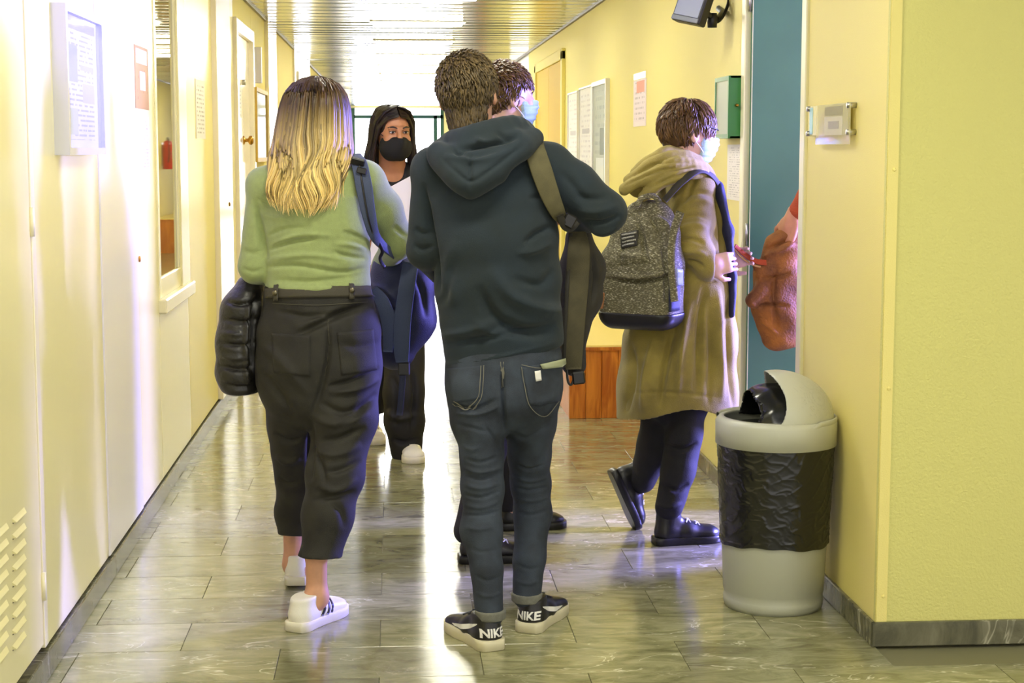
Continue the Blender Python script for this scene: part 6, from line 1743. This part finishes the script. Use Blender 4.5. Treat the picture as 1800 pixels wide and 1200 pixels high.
f = Field(*bounds([pt(1045, 340, 5.95), pt(1215, 600, 6.3)], .14), .0055)
shell5(f)
st = [([(1062, 490), (1125, 496), (1195, 484)], 3, -.012), ([(1064, 482), (1125, 486), (1195, 474)], 4, .008), ([(1115, 372), (1130, 420), (1140, 470)], 4, -.008), ([(1140, 372), (1155, 400), (1170, 420)], 4, -.008), ([(1150, 380), (1166, 390), (1180, 400)], 4, .007), ([(1080, 440), (1110, 452), (1150, 445)], 5, .006), ([(1070, 470), (1110, 466), (1160, 460)], 4, -.006), ([(1165, 430), (1170, 470), (1172, 540)], 3, -.008), ([(1085, 395), (1105, 375), (1135, 365)], 4, .006), ([(1100, 420), (1090, 450), (1086, 476)], 4, -.005)]
bd = sdf_obj('body', f, M_spk, b5, st, (.003, 30, 4))
f = Field(*bounds([pt(1045, 530, 5.95), pt(1215, 600, 6.3)], .12), .0055)
shell5(f, .004)
f.half(pt(1126, 548, 6.1), (0, 0, 1), .004)
sdf_obj('base', f, M_black, b5)
tb5 = obj_bvh(bd)
pa = decal('patch', tb5, [(1092, 410), (1122, 404), (1122, 432), (1092, 438)], mat('patch_dark', srgb(52, 50, 42), .7), b5, .004, 8, 6)
for i in range(4):   # rows of unreadable small type
    y0 = 412 + i * 6.3
    decal('print_line', tb5, [(1094.5, y0), (1119 - 3 * (i % 2), y0 - 4.6), (1119 - 3 * (i % 2), y0 - 1.6), (1094.5, y0 + 3)], mat('patch_print_%d' % i, srgb(206, 204, 186), .7, noise=.9, nscale=420, col2=srgb(60, 58, 50)), pa, .0065, 10, 1)
ribbon('haul_loop', [pt(1120, 362, 6.05), pt(1128, 348, 6.06), pt(1148, 344, 6.08), pt(1160, 356, 6.1)], .02, .004, (-.3, -1, .3), M_spk, b5, 16)
ribbon('side_strap', [pt(1196, 372, 6.0), pt(1184, 410, 5.99), pt(1180, 460, 5.97), pt(1186, 530, 5.96)], .03, .006, (.2, -1, .1), M_spk, b5, 20)
ribbon('shoulder_strap', [pt(1168, 352, 6.08), pt(1200, 318, 6.07), pt(1232, 300, 6.12), pt(1262, 322, 6.2), pt(1276, 380, 6.24), pt(1280, 450, 6.22)], .028, .006, [(0, -.6, 1), (0, -.8, 1), (.3, -.6, 1), (1, -.8, .3), (1, -.8, 0), (1, -.8, 0)], mat('dark_strap', srgb(58, 54, 44), .8), b5, 50)
decal('side_pocket', tb5, [(1176, 480), (1194, 478), (1192, 545), (1174, 548)], M_navy, b5, .006, 4, 10)
tag(decal('bottle_label', tb5, [(1184, 474), (1196, 473), (1196, 500), (1184, 501)], mat('pale_blue_plastic', srgb(170, 184, 220), .3), b5, .012, 3, 5))
box('leather_tab', (-.012, -.004, -.03), (.012, .004, .03), mat('tan_leather', srgb(150, 100, 60), .6), b5, .003, M=Matrix.Translation(pt(1056, 528, 6.06)) @ Matrix.Rotation(.1, 4, 'Y'))

# ================================================================== person in the rust jacket inside the room
M_rust = mat('rust_red_cotton', srgb(172, 70, 22), .8, noise=.2, nscale=12, bump=.3, bscale=200)
M_rustbag = mat('rust_orange_canvas', srgb(152, 94, 20), .75, noise=.25, nscale=9, col2=srgb(100, 58, 14), bump=.4, bscale=120)
def figure_rust():
    X0, Y0 = 1.97, 6.10
    c = np.array([X0, Y0, 1.60]); ax = head_axes(60, 0); s = 1.0
    P_ = lambda a, b, z: np.array([X0 + a, Y0 + b, z])
    shA, shB = P_(-.16, .06, 1.36), P_(.18, -.06, 1.36)
    elA, wrA = pt(1424, 345, 6.45), pt(1392, 384, 6.48)
    elB, wrB = P_(.24, -.05, 1.1), P_(.3, .06, .92)
    f = Field((X0 - .55, Y0 - .3, -.02), (X0 + .5, Y0 + .5, 1.78), .0075)
    f.chain([(P_(0, 0, 1.36), (.13, .085)), (P_(0, 0, 1.15), (.13, .09)), (P_(0, 0, .95), (.13, .09))], .04); head(f, c, ax, s, P_(0, 0, 1.42))
    f.chain([(P_(0, 0, 1.36), .06), (shA, .045), (elA, .037), (wrA, .027)], .03); f.chain([(P_(0, 0, 1.36), .06), (shB, .045), (elB, .037), (wrB, .027)], .03)
    hand(f, wrA, (-.25, .05, -.9), (-.6, -.6, .2), 1, .9); hand(f, wrB, (.1, .3, -.8), (.8, 0, .2), -1, .5)
    for sd in (-1, 1):
        f.chain([(P_(sd * .09, 0, .92), .075), (P_(sd * .1, .03, .5), .052), (P_(sd * .1, -.02, .08), .034)], .03); f.seg(P_(sd * .1, -.02, .06), P_(sd * .1 + .06, .1, .035), .03, .022, .02)
    p = sdf_obj('person', f, M_skin_tan)
    tag(p, 'person in a rust jacket mostly hidden behind the door frame, holding a bag', 'person', 'people in the corridor')
    f = Field((X0 - .55, Y0 - .35, .75), (X0 + .45, Y0 + .45, 1.55), .009)
    f.chain([(P_(0, 0, 1.36), (.15, .10)), (P_(0, 0, 1.15), (.155, .11)), (P_(0, 0, .82), (.16, .12))], .03); f.seg(shA, shB, .06, .06, .04)
    f.chain([(shA, .06), (elA, .05), (wrA + (elA - wrA) * .35, .04)], .02); f.chain([(shB, .06), (elB, .052), (wrB, .042)], .02)
    sdf_obj('jacket', f, M_rust, p, (), (.003, 30, 3))
    f = Field((X0 - .4, Y0 - .35, .05), (X0 + .4, Y0 + .35, 1.0), .010)
    f.chain([(P_(0, 0, .95), (.15, .10)), (P_(0, 0, .85), (.16, .12))], .03)
    for sd in (-1, 1): f.chain([(P_(sd * .09, 0, .86), .09), (P_(sd * .1, .03, .5), .07), (P_(sd * .1, -.01, .1), .058)], .02)
    sdf_obj('trousers', f, M_dkt, p, (), (.003, 24, 3))
    for sd in (-1, 1): shoe(p, (X0 + sd * .1 - .03, Y0 - .075), 28, .27, M_shoe_black, M_shoe_black, h=.03)
    M_h = hair_mat('brown_hair', srgb(50, 36, 26), srgb(80, 58, 40), 0, 1, .4, .4)
    short_hair('hair', c, ax, s, M_h, p, lambda a, b, d: b < .05 and d > -.06, n=900, length=.06, lift=.012, seed=33, rad=.006, grow=1.04)
figure_rust()
rb = empty('shoulder_bag', pt(1355, 600, 6.55), 'rust orange canvas bag swinging through the teal doorway', 'bag')
f = Field(*bounds([pt(1305, 380, 6.3), pt(1420, 610, 6.7)], .1), .006)
f.chain([nd(1392, 405, 6.5, 14, .03), nd(1380, 430, 6.5, 34, .055), nd(1370, 480, 6.52, 46, .07), nd(1368, 540, 6.53, 48, .075), nd(1376, 590, 6.53, 38, .06)], .025)
f.seg(pt(1325, 528, 6.48), pt(1340, 505, 6.48), .03, .03, .02); f.seg(pt(1340, 470, 6.5), pt(1330, 465, 6.5), .025, .02, .015)
f.seg(pt(1360, 598, 6.52), pt(1370, 590, 6.52), .02, .025, .01)
sdf_obj('body', f, M_rustbag, rb, [([(1345, 440), (1375, 425), (1398, 412)], 3, -.01), ([(1340, 452), (1372, 440), (1398, 428)], 3, .009), ([(1335, 490), (1360, 488), (1390, 480)], 3, -.008), ([(1320, 540), (1350, 535), (1390, 538)], 3, -.009), ([(1365, 460), (1360, 520), (1368, 590)], 4, -.008), ([(1335, 560), (1355, 575), (1370, 590)], 4, .007), ([(1318, 530), (1330, 538), (1345, 530)], 2.5, .006)], (.004, 45, 7))
ribbon('strap', [pt(1292, 432, 6.42), pt(1308, 446, 6.44), pt(1326, 458, 6.46), pt(1348, 462, 6.47)], [.016, .018, .02, .022], .005, (0, -1, .3), M_rust, rb, 20)
ribbon('strap', [pt(1290, 438, 6.43), pt(1308, 456, 6.45), pt(1326, 466, 6.47), pt(1345, 470, 6.48)], [.006, .007, .008, .008], .004, (0, -1, .3), mat('tan_strap', srgb(190, 150, 90), .7), rb, 20)
